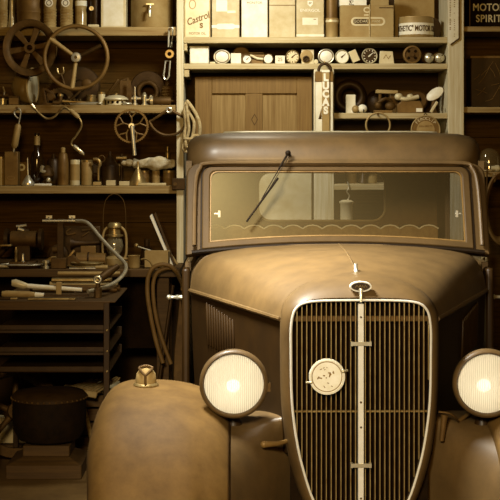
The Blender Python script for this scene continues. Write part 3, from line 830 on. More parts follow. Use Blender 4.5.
obj('lever', MB().tube([(.01, -.02, .06), (.012, -.024, .085), (.004, -.024, .11)], .005, 8), M_steelb, t)
t = thing('junction_box', 'small square dark junction box in front of the loose headlamp shell', 'box', at(14, z, 8.235))
obj('body', MB().box(-.03, .03, -.02, .02, 0, .045), M_tin3, t, bevel=.004)
obj('lid', MB().box(-.032, .032, -.022, .022, .045, .055), M_iron, t, bevel=.003)
t = solo('iron_bracket', MB().box(-.045, .02, -.02, .02, 0, .014).cbox((-.03, 0, .055), (.014, .04, .1), rot=(0, -.2, 0)).cyl((.01, -.02, .05), (.01, .02, .05), .024, seg=16).cbox((-.005, 0, .085), (.06, .03, .014), rot=(0, .5, 0)), M_iron,
         'rusty angled iron bracket between headlamp shell and steering wheel', 'bracket', at(50, z, 8.3), bevel=.003)
t = thing('brake_drum', 'dark ribbed brake drum at the back of middle shelf behind steering wheel', 'brake drum', at(80, z, 8.5))
obj('drum', MB().lathe([(.118, -.04), (.125, -.03), (.112, -.015), (.122, 0), (.108, .012), (.118, .025), (.09, .03), (.04, .03), (.03, .045), (0, .045)], (0, 0, .126), 'Y', 40), M_irond, t)
t = solo('pedal_arm', MB().tube([(-.09, 0, .012), (-.03, -.005, .06), (.03, 0, .12)], [.010, .008, .007], 8, smooth=4).sphere((.04, 0, .135), .03, (1.05, .3, 1), 18, 10), M_iron,
         'iron pedal arm with round foot plate behind the steering wheel', 'pedal', at(80, z, 8.36))
for i, (a, b, lb) in enumerate(((62, 100, 'long dull steel push rod lying along middle shelf, front one'), (58, 97, 'thin dark steel rod lying behind the dull push rod'))):
    L = (b - a) * K / 2
    solo('push_rod', MB().cyl((-L, .0, .024 - .018 * i), (L, .02, .01), .0085 - .002 * i, .007, 10).sphere((L, .02, .012), .012, seg=12, rings=8), M_steel if i == 0 else M_iron, lb, 'rod', at((a + b) / 2, z, 8.25 + .08 * i))
t, R = round_tin(101.5, 3.6, z + .0, .075, M_tin, 'very small pale canister standing among rods on middle shelf', 'canister', Y=8.27, name='small_canister')
t = thing('perforated_cap', 'pale domed metal cap with round holes lying on middle shelf', 'cap', at(116, z, 8.27))
R = 12.5 * 8.27 / F
obj('dome', MB().lathe([(R * .8, 0), (R * .8, .03), (R, .032), (R * .98, .04), (R * .6, .056), (R * .2, .062), (0, .062)], seg=32), M_tin, t)
hb = MB()
for a in (-40, -14, 14, 40):
    x_, y_ = R * .8 * math.sin(math.radians(a)), -R * .8 * math.cos(math.radians(a))
    hb.lathe([(.0085, 0), (.0085, .002), (0, .002)], (x_, y_, .016), 'Y', 14)
obj('vent_holes', hb, M_dark, t)
obj('knob', MB().sphere((0, 0, .066), .010, seg=12, rings=8), M_steel, t)
t = solo('angle_iron_strut', MB().tube([(-.07, .0, .06), (.0, 0, .15), (.055, .02, .17)], .009, 4).tube([(.045, .02, .17), (.075, .02, .09), (.1, .0, .03)], .014, 4).cbox((.03, .0, .0775), (.05, .03, .155)), M_iron,
         'bent angle iron strut propped behind the perforated cap', 'strut', at(119, z, 8.40), bevel=.002)
t = thing('wheel_bearing', 'dark round wheel bearing standing on edge on the middle shelf', 'bearing', at(148, z, 8.5))
obj('outer_plate', MB().lathe([(.05, -.01), (.105, -.014), (.11, 0), (.105, .01), (.05, .012), (.05, -.01)], (0, 0, .112), 'Y', 36), M_irond, t)
obj('race', MB().ring(.058, .016, (0, -.022, .09), 'Y', 32, 10), M_iron, t)
t = thing('ribbed_canister', 'dark ribbed ignition coil upright beside the narrow post', 'coil', at(167.5, z, 8.42))
obj('body', MB().lathe([(.036, 0)] + [q for i in range(6) for q in ((.040, .012 + .018 * i), (.034, .021 + .018 * i))] + [(.036, .12), (.018, .125), (.014, .15), (0, .15)], seg=24), M_tin3, t)
t = thing('starter_motor', 'small cylindrical motor lying on its side near the narrow post', 'motor', at(162, z, 8.27))
obj('casing', MB().lathe([(0, -.06), (.022, -.06), (.026, -.05), (.026, .045), (.022, .055), (.010, .056), (.010, .075), (0, .075)], (0, 0, .026), 'X', 24), M_iron, t)
obj('end_cap', MB().lathe([(.008, 0), (.027, 0), (.027, .016), (.008, .016)], (-.07, 0, .027), 'X', 20), M_brass, t)
t = thing('brass_valve', 'little bright upright valve with thin stem beside the perforated cap', 'valve', at(135, z, 8.25))
obj('body', MB().lathe([(.014, 0), (.014, .01), (.008, .014), (.008, .03), (.015, .034), (.015, .05), (.005, .056), (.004, .11), (0, .112)], seg=16), M_steelb, t)
obj('side_arm', MB().cyl((-.02, 0, .04), (.035, 0, .04), .008, seg=10), M_steelb, t)
t = thing('fuel_tap', 'small brass fuel tap with branch pipe between valve and lying motor', 'tap', at(144.5, z, 8.27))
obj('body', MB().lathe([(.02, 0), (.02, .006), (.012, .01), (.012, .05), (.016, .054), (.008, .075), (0, .08)], seg=16), M_brass, t)
obj('branch', MB().tube([(0, 0, .03), (.03, 0, .035), (.04, 0, .06)], .008, 10, smooth=3), M_brass, t)

# ---- lower shelf: things hung from the shelf edge
YH = 8.15; k = YH / F
def P3(pts, y=0): return [((a - 250) * k, YH + y, Z(b, YH)) for a, b in pts]
def hung(name, label, cat, px, py): return thing(name, label, cat, (X(px, YH), YH, Z(py, YH)))
t = hung('grease_gun', 'pale grease gun hanging by its wire loop handle', 'grease gun', 17, 108)
obj('barrel', MB().tube(P3([(18.5, 124), (18, 126), (14.6, 145), (14, 148)]), [.012, .020, .021, .012], 16), M_tin2, t, True)
obj('loop_handle', MB().tube(P3([(18.5, 125), (20.5, 114), (20, 109.5), (16.5, 108.6), (14, 112), (15.5, 116), (18.4, 118.5)]), .0045, 8, smooth=5), M_steelb, t, True)
obj('nozzle', MB().tube(P3([(14, 147.5), (13.6, 152)]), [.007, .005], 10), M_steelb, t, True)
nail(t, 0, -.0)
t = hung('crank_brace', 'bent crank brace with two turned handles hanging from the shelf', 'brace', 60, 106)
obj('crank_rod', MB().tube(P3([(33, 106), (39, 113), (46.5, 118.5), (54, 117), (60, 110.5), (64, 107), (71, 111), (79, 118), (81.5, 126), (76, 136), (72, 141), (72.5, 146), (84, 155)]), .0065, 8, smooth=5), M_steel, t, True)
obj('grip', MB().tube(P3([(70.5, 110), (72, 111.4), (77, 116), (79, 118.2)]), [.009, .014, .014, .009], 12), M_wood, t, True)
obj('grip', MB().tube(P3([(73.5, 145.5), (75, 147), (81.5, 152.3), (83.5, 154)]), [.009, .013, .012, .007], 12), M_steelb, t, True)
obj('chuck', MB().tube(P3([(31.5, 104.5), (35, 108.5)]), [.012, .009], 12), M_steelb, t, True)
nail(t, 0, -.025)
t = thing('chain_wheel', 'bicycle chain wheel with curved spokes and crank arm, hung from shelf', 'chain wheel', (X(131.5, YH), YH, Z(126, YH)))
R = 17 * k
tb = []
nt_ = 46
for i in range(nt_ * 2):
    a = 2 * PI * i / (nt_ * 2); r_ = R * (1.035 if i % 2 else .975); tb.append((r_ * math.cos(a), r_ * math.sin(a)))
inn = [(R * .89 * math.cos(2 * PI * i / (nt_ * 2)), R * .89 * math.sin(2 * PI * i / (nt_ * 2))) for i in range(nt_ * 2)]
obj('toothed_rim', MB().frame(tb, inn, -.003, .003), M_tin3, t)
for i in range(5):
    a = math.radians(90 + 72 * i)
    def pp(r_, da): return (R * r_ * math.cos(a + da), 0, R * r_ * math.sin(a + da))
    obj('spoke', MB().tube([pp(.15, 0), pp(.5, .0), pp(.88, .32)], .0048, 8, smooth=3).tube([pp(.5, 0), pp(.88, -.32)], .0048, 8), M_tin3, t)
obj('hub', MB().lathe([(.006, .012), (.016, .012), (.020, 0), (.016, -.012), (.006, -.012), (.006, .012)], (0, 0, 0), 'Y', 18), M_steelb, t)
nail(t, -.01, R * .8, .0)
obj('crank_arm', MB().tube([(.003, -.014, 0), (.012, -.016, -.09), (.020, -.016, -.175)], [.013, .011, .011], 10), M_steelb, t)
t = thing('yoke_bracket', 'curved iron yoke with eye hanging from shelf edge by the narrow post', 'bracket', (X(169, YH), YH, Z(110, YH)))
P2 = lambda pts: [((a - 169) * k, 0, -(b - 110) * k) for a, b in pts]
obj('arms', MB().tube(P2([(149, 121.5), (153, 120), (164, 112.5), (169, 109.5), (174, 112), (183, 116.5), (188.5, 118)]), [.006, .008, .009, .012, .009, .008, .006], 8), M_iron, t)
obj('bow', MB().tube(P2([(149, 121), (153, 128), (160, 133.5), (169, 135.3), (178, 133), (185, 126), (188, 118)]), .0085, 8, smooth=4), M_iron, t)
obj('eye', MB().ring(.014, .006, (0, -.008, 0), 'Y', 20, 8), M_steelb, t)
# ---- lower shelf: standing things
z = zL3
t, R = round_tin(1, 4.5, z, .17, M_tin2, 'pale jar at the very end of the lower shelf, half cut off', 'jar', name='jar')
t, w_, d = box_tin(5.5, 19, z, .205, M_tin3, 'tall drab rectangular tin standing below the grease gun', d=.08, cap=False)
obj('oval_mark', MB().frame(ellipse(0, .045, .026, .012), ellipse(0, .045, .021, .008), -d / 2 - .002, -d / 2), M_inkm, t)
t = thing('tube_carton', 'little carton with white ring badge behind the small oil can', 'carton', at(23, z, 8.44))
obj('box', MB().box(-.03, .03, -.02, .02, 0, .14), M_tin3, t, bevel=.002)
obj('badge', MB().lathe([(.010, 0), (.022, 0), (.022, .003), (.010, .003), (.010, 0)], (-.004, -.02, .108), 'Y', 24), M_paper, t)
t = thing('oil_can', 'small bright squat oil can with a long upright spout', 'oil can', at(28, z, 8.27))
obj('body', MB().lathe([(0, 0), (.038, 0), (.040, .008), (.036, .022), (.016, .05), (.009, .062), (0, .063)], seg=28), M_steelb, t)
obj('spout', MB().cyl((0, 0, .06), (-.003, 0, .168), .005, .003, 10), M_steelb, t)
t, R = bottle(37, 6.6, z, .318, M_bottle, 'black wine-shaped bottle with pale neck label on lower shelf', neck=.42)
obj('neck_label', MB().lathe([(R * .47, .245), (R * .45, .30)], seg=20), M_tin2, t)
t = thing('fuel_pump', 'lumpy cast fuel pump between black bottle and tall slim bottle', 'pump', at(47.5, z, 8.31))
obj('casting', MB().lathe([(.03, 0), (.034, .02), (.02, .035), (.042, .06), (.042, .075), (.03, .1), (.012, .12), (0, .122)], seg=20), M_iron, t)
obj('elbow', MB().tube([(0, -.02, .08), (-.03, -.045, .09), (-.02, -.05, .12)], .011, 10, smooth=3).sphere((.012, -.04, .035), .015, seg=12, rings=8), M_brass, t)
solo('folded_paper', MB().box(-.05, .05, -.025, .025, 0, .012), M_paper, 'small folded white paper lying at the lower shelf edge', 'paper', at(43, z, 8.235), bevel=.002)
t = thing('grease_bottle', 'tall slim drab bottle with stubby cap on lower shelf', 'bottle', at(63, z, 8.32))
obj('body', MB().lathe([(0, 0), (.033, 0), (.034, .01), (.034, .14), (.026, .19), (.016, .2), (0, .2)], seg=24), M_tin3, t)
obj('cap', MB().lathe([(.014, .2), (.015, .225), (.010, .23), (0, .232)], seg=16), M_tin2, t)
t, R = round_tin(75, 5, z, .155, M_tin, 'pale worn paint can standing below the crank brace', 'can', name='paint_can', lid=False)
obj('label_band', MB().lathe([(R * 1.015, .03), (R * 1.015, .128)], seg=28), M_tin2, t)
t, R = round_tin(87, 5.6, z, .15, M_tin2, 'plain tan can with shaded lid beside the pale worn can', 'can', name='round_can')
t = thing('clamp', 'bent white-ended metal clamp between the tan can and oil pourer', 'clamp', at(96.5, z, 8.28))
obj('jaw', MB().tube([(-.02, 0, .16), (.01, 0, .155), (.022, 0, .13), (.012, 0, .1), (.012, 0, .03)], [.009, .012, .012, .008, .008], 10, smooth=3), M_steel, t)
obj('foot', MB().box(-.02, .03, -.02, .02, 0, .022), M_tin2, t, bevel=.003)
t = thing('oil_pourer', 'dark oil pourer with conical top and carrying ring', 'oil can', at(110, z, 8.36))
R = 9 * 8.36 / F
obj('body', MB().lathe([(0, 0), (R, 0), (R, .115), (R * .95, .12), (R * .35, .17), (R * .18, .178), (R * .15, .205), (0, .206)], seg=28), M_tind, t)
obj('ring_handle', MB().ring(.02, .005, (-R * .9, -.02, .16), 'Y', 20, 8), M_iron, t)
for px_, w_, h, lb in ((111, 9, .032, 'small pale cardboard box in front of the dark oil pourer'), (124.5, 10, .026, 'small flat cardboard box beside the grey cone funnel')):
    solo('small_box', MB().box(-w_ * K / 2, w_ * K / 2, -.025, .025, 0, h), M_card, lb, 'box', at(px_, z, 8.245), bevel=.002)
t = thing('valve_spindle', 'dark cross-topped valve spindle standing behind small boxes', 'valve', at(121.5, z, 8.42))
obj('spindle', MB().lathe([(.03, 0), (.03, .012), (.012, .02), (.010, .19), (0, .192)], seg=16), M_irond, t)
obj('cross_bar', MB().cyl((-.032, 0, .165), (.032, 0, .165), .012, seg=10).cyl((-.012, -.02, .06), (-.012, -.02, .13), .006, seg=8), M_steel, t)
t = thing('funnel', 'grey metal cone funnel standing mouth down on the lower shelf', 'funnel', at(138, z, 8.28))
obj('cone', MB().lathe([(.060, 0), (.061, .006), (.014, .098), (.009, .104), (.008, .145), (.005, .145)], seg=30), M_steel, t)
for px_, r_, h, lb in ((144.5, 5, .085, 'plain short can beneath the pale rag, nearest the funnel'), (156, 4, .10, 'narrow short can in the middle beneath the pale rag'), (169, 6, .085, 'wide short can beneath the pale rag, nearest the post')):
    t, R = round_tin(px_, r_, z, h, M_tin3 if r_ != 4 else M_tin2, lb, 'can', Y=8.38, name='short_can', group='short cans under the rag', bands=1)
t = thing('rag', 'pale crumpled rag bundle lying over the short cans', 'rag', at(154, z + .094, 8.36))
mb = MB(); rows = []
random.seed(3)
for i in range(25):
    u = -1 + 2 * i / 24
    row = []
    for j in range(18):
        a = 2 * PI * j / 18
        rr = (.034 + .010 * math.sin(u * 4 + 1) + .005 * math.sin(a * 3 + u * 9) + random.uniform(-.003, .003)) * (1 if abs(u) < .97 else .8)
        row.append((u * .132, rr * 1.3 * math.cos(a), .038 + rr * math.sin(a)))
    rows.append(row)
mb.grid(rows, closed=True); mb.f += [tuple(range(18)), tuple(24 * 18 + j for j in range(18))]
obj('cloth', mb, M_rag, t, sub=1)
obj('twisted_end', MB().sphere((-.15, 0, .042), .026, (1.2, 1, .85)).sphere((-.182, 0, .04), .02, (1, 1, .8)), M_rag, t)
solo('timber_offcut', MB().box(-.085, .085, -.015, .015, 0, .016), M_card, 'thin pale slat lying at shelf edge beside cone funnel', 'slat', at(152, z, 8.225), bevel=.003)
t = thing('spark_plug', 'tall thin spark plug standing up behind the pale rag', 'spark plug', at(167.5, z, 8.55))
obj('stem', MB().lathe([(.016, 0), (.016, .14), (.020, .145), (.014, .16), (.016, .2), (.009, .206), (.009, .235), (0, .236)], seg=16), M_steel, t)
t = thing('post_clamp', 'dark square iron clamp bolted round the narrow post', 'clamp', (X(180, 8.14), 8.165, Z(184, 8.15)))
obj('jaw', MB().box(-.05, .03, -.012, .012, -.035, .035), M_irond, t, bevel=.004)
obj('mounting_bolt', MB().lathe([(.012, 0), (.012, .012), (0, .012)], (-.03, -.012, 0), 'Y', 6), M_iron, t)
# ropes on the end post
t = thing('rope_hank', 'hank of knotted pale rope and cord hung on the narrow post', 'rope', (X(190, 8.12), 8.12, Z(102, 8.12)))
k = 8.12 / F
Q = lambda pts: [((a - 190) * k, yy, -(b - 102) * k) for a, b, yy in pts]
for pts, r_ in (([(186, 102, 0), (184.5, 112, -.01), (186, 124, .0), (184.5, 136, 0), (187, 148, .01)], .010), ([(187, 101, 0), (191, 106, -.02), (197, 116, -.02), (200, 126, -.02), (199, 138, 0)], .011),
                ([(187, 102, .01), (189, 112, .0), (194, 122, -.01), (193, 134, 0), (190, 145, .0)], .010), ([(186.5, 104, -.02), (188, 118, -.02), (189, 130, -.02), (186, 142, -.01)], .009)):
    obj('strand', MB().tube(Q(pts), r_, 8, smooth=5), M_rope, t)
kn = MB()
for i in range(9):
    a = i * 2.4
    kn.ring(.026, .009, ((-4 + i * 1.4) * k, -.01, -(42 + 5 * math.sin(a)) * k), 'XYZ'[i % 3], 18, 8)
obj('knot', kn, M_rope, t)
t = thing('bent_cable', 'stiff bright brake cable looped beside the cab roof', 'cable', (X(193, 7.95), 7.95, Z(152, 7.95)))
k = 7.95 / F
obj('cable', MB().tube([((a - 193) * k, 0, -(b - 152) * k) for a, b in [(187, 147), (192, 148.5), (196, 154), (195, 162), (190, 170)]], .006, 8, smooth=4), M_steel, t)
# ================================================================== workbench and what lies on it
zB = 1.0
t = thing('workbench', 'long dark timber workbench under the lower oily shelf', 'workbench', (-1.18, 8.0, 0))
obj('worktop', MB().box(-1.95, -.4, 7.78, 8.61, zB - .045, zB), M_bench, t, True, bevel=.004)
for lx in (-1.85, -.50): 
    for ly in (7.86, 8.12): obj('leg', MB().box(lx - .035, lx + .035, ly - .03, ly + .03, 0, zB - .045), M_bench, t, True, bevel=.003)
obj('apron', MB().box(-1.85, -.5, 8.13, 8.15, .5, zB - .045), M_dark, t, True)
def atb(px, Y): return (X(px, Y), Y, zB + .0015)
t = thing('hurricane_lantern', 'old hurricane lantern with wire bail standing on the workbench', 'lantern', atb(114.5, 8.06))
k = 8.06 / F
obj('tank', MB().lathe([(0, 0), (.052, 0), (.056, .01), (.056, .04), (.04, .052), (.03, .056), (0, .056)], seg=28), M_tin2, t)
obj('globe', MB().lathe([(.03, .06), (.048, .09), (.052, .115), (.045, .15), (.034, .165)], seg=28), M_lantern, t)
obj('burner', MB().lathe([(.028, .056), (.03, .075), (.012, .085), (.010, .10), (0, .10)], seg=18), M_brass, t)
obj('chimney', MB().lathe([(.034, .165), (.052, .170), (.052, .178), (.036, .182), (.034, .215), (.044, .222), (.04, .240), (.03, .25), (0, .252)], seg=28), M_steel, t)
for s in (-1, 1): obj('side_tube', MB().tube([(s * .05, 0, .03), (s * .068, 0, .06), (s * .070, 0, .15), (s * .06, 0, .20), (s * .036, 0, .225)], .008, 10, smooth=4), M_tin2, t)
obj('bail', MB().tube([(-.066, 0, .17), (-.066, 0, .30), (-.05, 0, .385), (0, 0, .42), (.05, 0, .385), (.066, 0, .30), (.066, 0, .17)], .0022, 6, smooth=5), M_iron, t)
t = thing('pipe_stand', 'dark upright clamp stand with short crossbar on workbench', 'stand', atb(60.5, 7.84))
k = 7.84 / F; zz = lambda py: Z(py, 7.84) - zB
obj('upright', MB().box(-.018, .018, -.012, .012, 0, zz(219)), M_irond, t, bevel=.002)
obj('base_block', MB().box(-.05, .035, -.035, .03, 0, .06), M_iron, t, bevel=.003)
obj('crossbar', MB().cyl((-17.5 * k, -.018, zz(221)), (17 * k, -.018, zz(221)), .0075, seg=10), M_steelb, t)
for s in (-11, 12): obj('wing_nut', MB().cyl((s * k, -.018, zz(221)), (s * k, -.018, zz(217)), .006, seg=8).cbox((s * k, -.018, zz(217)), (.035, .008, .016)), M_brass, t)
t = thing('bent_pipe', 'long curved pale pipe arching from clamp stand down to the cart', 'pipe', (X(100, 7.7), 7.72, zB))
pt = [(76, 221, 7.82), (84, 221.5, 7.8), (90, 225, 7.78), (100, 237, 7.72), (112, 250, 7.66), (123, 261, 7.6), (126, 266, 7.55), (124.5, 273, 7.45), (117, 281, 7.33), (104, 287.5, 7.2), (88, 291.5, 7.1)]
obj('tube', MB().tube([(X(a, y), y, Z(b, y)) for a, b, y in pt], .0105, 10, smooth=5), M_steelb, t, True)
t = thing('bench_grinder', 'dark bench grinder with two wheels standing on workbench', 'grinder', atb(24, 8.03))
obj('base', MB().box(-.075, .075, -.05, .05, 0, .03).box(-.04, .04, -.03, .03, .03, .12), M_irond, t, bevel=.004)
obj('motor', MB().cyl((-.075, 0, .155), (.075, 0, .155), .048, seg=24), M_iron, t)
for s in (-1, 1):
    obj('grinding_wheel', MB().lathe([(0, 0), (.062, 0), (.062, .02), (0, .02)], (s * .10 - .01, 0, .155), 'X', 28), M_tind, t)
obj('tool_rest', MB().box(-.125, -.06, -.09, -.05, .118, .128), M_steel, t, bevel=.002)
t = thing('grease_nipple_tool', 'short iron press with two little upright pegs at bench end', 'tool', atb(19.5, 7.93))
obj('block', MB().box(-.055, .045, -.03, .03, 0, .03), M_iron, t, bevel=.003)
obj('peg', MB().lathe([(.010, .03), (.008, .08), (.011, .085), (.006, .115), (0, .116)], (-.02, 0, 0), seg=14), M_steel, t)
obj('peg', MB().lathe([(.012, .03), (.008, .04), (.007, .075), (0, .078)], (.02, 0, 0), seg=14), M_steelb, t)
t = thing('overhead_arm', 'long dark iron arm slanting down beyond the bench grinder', 'arm', atb(12, 8.12))
obj('arm', MB().tube([(-.10, 0, .03), (.0, 0, .14), (.05, 0, .2), (.10, 0, .19)], [.018, .022, .026, .02], 12), M_irond, t)
obj('bright_ends', MB().cyl((.03, -.025, .225), (.09, -.025, .232), .008, seg=10).cyl((.04, -.025, .21), (.075, -.025, .20), .010, seg=10), M_steelb, t)
t = thing('gear_housing', 'rounded iron gear housing between grinder and clamp stand', 'housing', atb(58, 8.05))
obj('casing', MB().lathe([(0, -.05), (.048, -.05), (.06, -.03), (.06, .02), (.04, .03), (.04, .05), (0, .05)], (0, 0, .061), 'Y', 28), M_irond, t)
obj('boss', MB().cyl((-.02, -.05, .09), (.03, -.06, .10), .02, .016, 14), M_iron, t)
t = thing('metal_offcuts', 'twisted pale metal offcuts beside the clamp stand', 'scrap', atb(50, 7.92))
obj('curl', MB().tube([(-.04, 0, .02), (-.01, -.02, .035), (.02, 0, .05), (.045, .01, .03), (.06, 0, .012)], .014, 8, smooth=4), M_tin2, t)
t = thing('sheet_pan', 'flat dark tray with bright rolled edge on the workbench', 'tray', atb(22, 7.86))
obj('tray', MB().lathe([(0, .006), (.10, .006), (.115, .02), (.12, .02), (.10, 0), (0, 0)], m=Matrix.Diagonal((1, .6, 1, 1)), seg=36), M_irond, t)
obj('rolled_rim', MB().tube([(.118 * math.cos(a), .071 * math.sin(a), .02) for a in [2 * PI * i / 36 for i in range(36)]], .004, 8, closed=True), M_steelb, t)
for i, (r_, lb) in enumerate(((.115, 'lower of two stacked shallow metal dishes on the bench'), (.10, 'upper of two stacked shallow metal dishes on the bench'))):
    t = solo('metal_dish', MB().lathe([(0, 0), (r_ * .8, 0), (r_, .014), (r_ * .97, .016), (r_ * .75, .004), (0, .004)], m=Matrix.Diagonal((1, .6, 1, 1)), seg=36), M_steel if i else M_tin2, lb, 'dish', (X(87, 7.87), 7.87, zB + .0 + .0165 * i))
t = thing('horn', 'long dark tapered horn lying behind the stacked dishes', 'horn', atb(86, 8.08))
obj('trumpet', MB().tube([(-.09, 0, .125), (-.06, 0, .125), (.0, 0, .127), (.1, 0, .132), (.12, 0, .133)], [.036, .020, .014, .010, .012], 18), M_irond, t)
obj('support', MB().box(-.03, .06, -.02, .03, 0, .112), M_tin3, t, bevel=.003)
t = thing('tool_roll', 'rolled drab canvas tool roll lying behind the dishes', 'tool roll', atb(92, 7.98))
obj('roll', MB().cyl((-.09, 0, .04), (.08, 0, .04), .04, .036, 20), M_tin3, t)
obj('strap', MB().ring(.039, .005, (-.02, 0, .04), 'X', 24, 8), M_irond, t)
t = thing('smoothing_plane', 'small wedge-shaped iron plane beside the clamp stand', 'plane', atb(70, 7.93))
obj('body', MB().prism([(-.06, 0), (.06, 0), (.06, .03), (.02, .07), (-.01, .06), (-.06, .02)], -.025, .025), M_iron, t, bevel=.003)
obj('blade', MB().cbox((.0, 0, .065), (.01, .03, .08), rot=(0, .7, 0)), M_steel, t)
t = thing('stencilled_case', 'dark case with pale painted strokes behind the horn', 'case', atb(84, 8.14))
obj('case', MB().box(-.12, .10, -.02, .02, 0, .225), M_irond, t, bevel=.006)
obj('painted_strokes', MB().tube([(-.075, -.0215, .21), (-.10, -.0215, .195), (-.095, -.0215, .175), (-.045, -.0215, .185)], .006, 6, smooth=3).tube([(-.01, -.0215, .165), (.03, -.0215, .19), (.045, -.0215, .205), (-.01, -.0215, .20)], .006, 6), M_iron, t)
t = thing('enamel_mug', 'pale dented mug standing beside the hurricane lantern', 'mug', atb(134, 7.85))
obj('body', MB().lathe([(.0, 0), (.032, 0), (.036, .01), (.034, .068), (.037, .072), (.032, .072), (.03, .01), (0, .008)], seg=26), M_tin2, t)
obj('handle', MB().tube([(-.034, 0, .055), (-.065, 0, .05), (-.065, 0, .038), (-.034, 0, .034)], .006, 8, smooth=3), M_tin2, t)
t = thing('cable_clip', 'thin curved wire hoop on bench between mug and carton', 'wire', atb(148, 7.83))
obj('hoop', MB().tube([(-.04, 0, .05), (-.015, 0, .055), (.01, 0, .04), (.03, 0, .006)], .005, 8, smooth=4), M_steel, t)
t = thing('open_carton', 'brown open-topped carton on the bench by the narrow post', 'box', atb(157, 7.90))
w2, d2, h2 = .072, .045, .095
obj('box', MB().box(-w2, w2, -d2, -d2 + .004, 0, h2).box(-w2, w2, d2 - .004, d2, 0, h2).box(-w2, -w2 + .004, -d2, d2, 0, h2).box(w2 - .004, w2, -d2, d2, 0, h2).box(-w2, w2, -d2, d2, 0, .004), M_carton, t)
solo('flask', MB().lathe([(0, 0), (.035, 0), (.04, .02), (.034, .09), (.016, .11), (.018, .13), (.018, .15), (0, .152)], seg=22), M_irond,
     'dark stoppered flask standing behind the brown open-topped carton', 'flask', atb(147, 8.08))
t = thing('scribing_rod', 'short bright rod with knob leaning on the dark flask', 'rod', atb(145, 7.98))
obj('rod', MB().cyl((-.045, 0, .115), (.05, 0, .085), .0045, seg=8), M_steelb, t)
obj('knob', MB().sphere((-.05, 0, .12), .014, seg=14, rings=10), M_steel, t)
obj('foot', MB().cyl((.05, 0, .0), (.05, 0, .09), .005, seg=8), M_iron, t)
for i, (dx, lb, mm) in enumerate(((0, 'white-edged board leaning against the post, front of three', M_bright), (.03, 'dark board leaning against the post, middle of three', M_irond), (.055, 'brown board leaning against the post, rear of three', M_carton))):
    Y = 7.985 + .05 * i
    a, b = (X(150 + 4.5 * i, Y), Z(216 - 2 * i + (28 if i == 2 else 0), Y)), (X(173.2, Y) + .0175 * i - .012, zB + .002)
    u = Vector((b[0] - a[0], 0, b[1] - a[1])); q = Vector((-u.z, 0, u.x)).normalized() * (.012 if i == 0 else .008)
    mb = MB().prism([(a[0], a[1]), (b[0], b[1]), (b[0] + abs(q.x), b[1] + .004), (a[0] + abs(q.x), a[1] + .012)], -.024, .022)
    o = obj('leaning_board', mb, mm); o.location = (0, Y, 0)
    tag(o, lb, 'board', 'leaning boards by the post')
# ---- tool cart
zK = .911
t = thing('tool_cart', 'dark steel tool cart with three lipped trays in front of workbench', 'tool cart', (-1.02, 7.27, 0))
cx0, cx1, cy0, cy1 = -1.30, -.715, 6.95, 7.62
obj('top_tray', MB().box(cx0, cx1 + .03, cy0 - .01, cy1, zK - .008, zK).box(cx0, cx1, cy0 - .01, cy0 + .0, zK - .045, zK - .004), M_bench, t, True, bevel=.003)
for py in (325, 347, 366.5):
    zt = Z(py, cy0)
    obj('tray', MB().box(cx0, cx1, cy0, cy0 + .012, zt - (.042 if py < 360 else .03), zt).box(cx0, cx1, cy0, cy1, zt - .03, zt - .022).box(cx0, cx1, cy1 - .01, cy1, zt - .03, zt + .02), M_cart, t, True, bevel=.002)
for lx, lxb in ((cx0 - .02, cx0 - .02), (cx1 - .03, cx1 - .10)):
    for lx, ly in ((lx, cy0 - .012), (lxb, cy1 - .02)): obj('leg', MB().box(lx, lx + .03, ly, ly + .03, 0, zK - .01), M_cart, t, True, bevel=.003)
for py in (330, 351, 371): obj('bolt', MB().sphere((cx1 - .012, cy0 - .013, Z(py, cy0)), .006, (1, .6, 1), 10, 8), M_steel, t, True)
def atk(px, Y, dz=0): return (X(px, Y), Y, zK + dz + .0015)
for i, (a, b, Y, dz, r_, mm, lb) in enumerate(((50, 118, 7.56, .019, .019, M_tin2, 'fat tan pipe at the back of the cart top'), (52, 112, 7.50, .052, .014, M_steel, 'bright grey pipe lying on top of the fat tan pipe'), (30, 120, 7.43, .017, .017, M_iron, 'rusty pipe in the middle of the pipes on the cart'),
        (33, 75, 7.36, .012, .012, M_tin2, 'short pale pipe nearest the big spanner'), (78, 117, 7.37, .013, .013, M_iron, 'short dark pipe whose end points at the bent pipe'), (58, 120, 7.55, .085, .011, M_tin2, 'thin pipe topmost of the pile on the cart'))):
    L = (b - a) * Y / F / 2
    o = solo('pipe', MB().lathe([(r_ * .7, -L), (r_, -L), (r_, L), (r_ * .7, L), (r_ * .7, -L)], (0, 0, 0), 'X', 16), mm, lb, 'pipe', atk((a + b) / 2, Y, dz), 'pipes on the cart')
t = thing('jack_handle', 'long bright jack handle with fat socket end on cart top', 'handle', atk(48, 7.2))
k = 7.2 / F
obj('shaft', MB().tube([(-24 * k, 0, .052), (34 * k, 0, .03)], [.0125, .010], 12), M_bright, t)
obj('socket', MB().tube([(-36 * k, 0, .066), (-33 * k, 0, .066), (-24 * k, 0, .052), (-20 * k, 0, .05)], [.016, .021, .019, .012], 14), M_tin, t)
obj('collar', MB().cbox((11 * k, 0, .036), (.03, .034, .07)), M_tin2, t, bevel=.004)
t = thing('wood_handled_file', 'long file with pale banded wooden grip in front of jack handle', 'file', atk(28, 7.07))
k = 7.07 / F
obj('grip', MB().tube([(-26 * k, 0, .022), (-22 * k, 0, .022), (0, 0, .02), (8 * k, 0, .018)], [.014, .018, .017, .012], 14), M_wood, t)
obj('ferrule', MB().cyl((7 * k, 0, .018), (16 * k, 0, .016), .013, .011, 14), M_bright, t)
obj('blade', MB().cbox((38 * k, 0, .014), (46 * k, .02, .010)), M_irond, t)
t = thing('flat_spanner', 'flat bright-edged spanner lying at the front of the cart', 'spanner', atk(52, 7.0))
k = 7.0 / F
obj('shank', MB().box(-18 * k, 18 * k, -.010, .010, 0, .009), M_steel, t, bevel=.002)
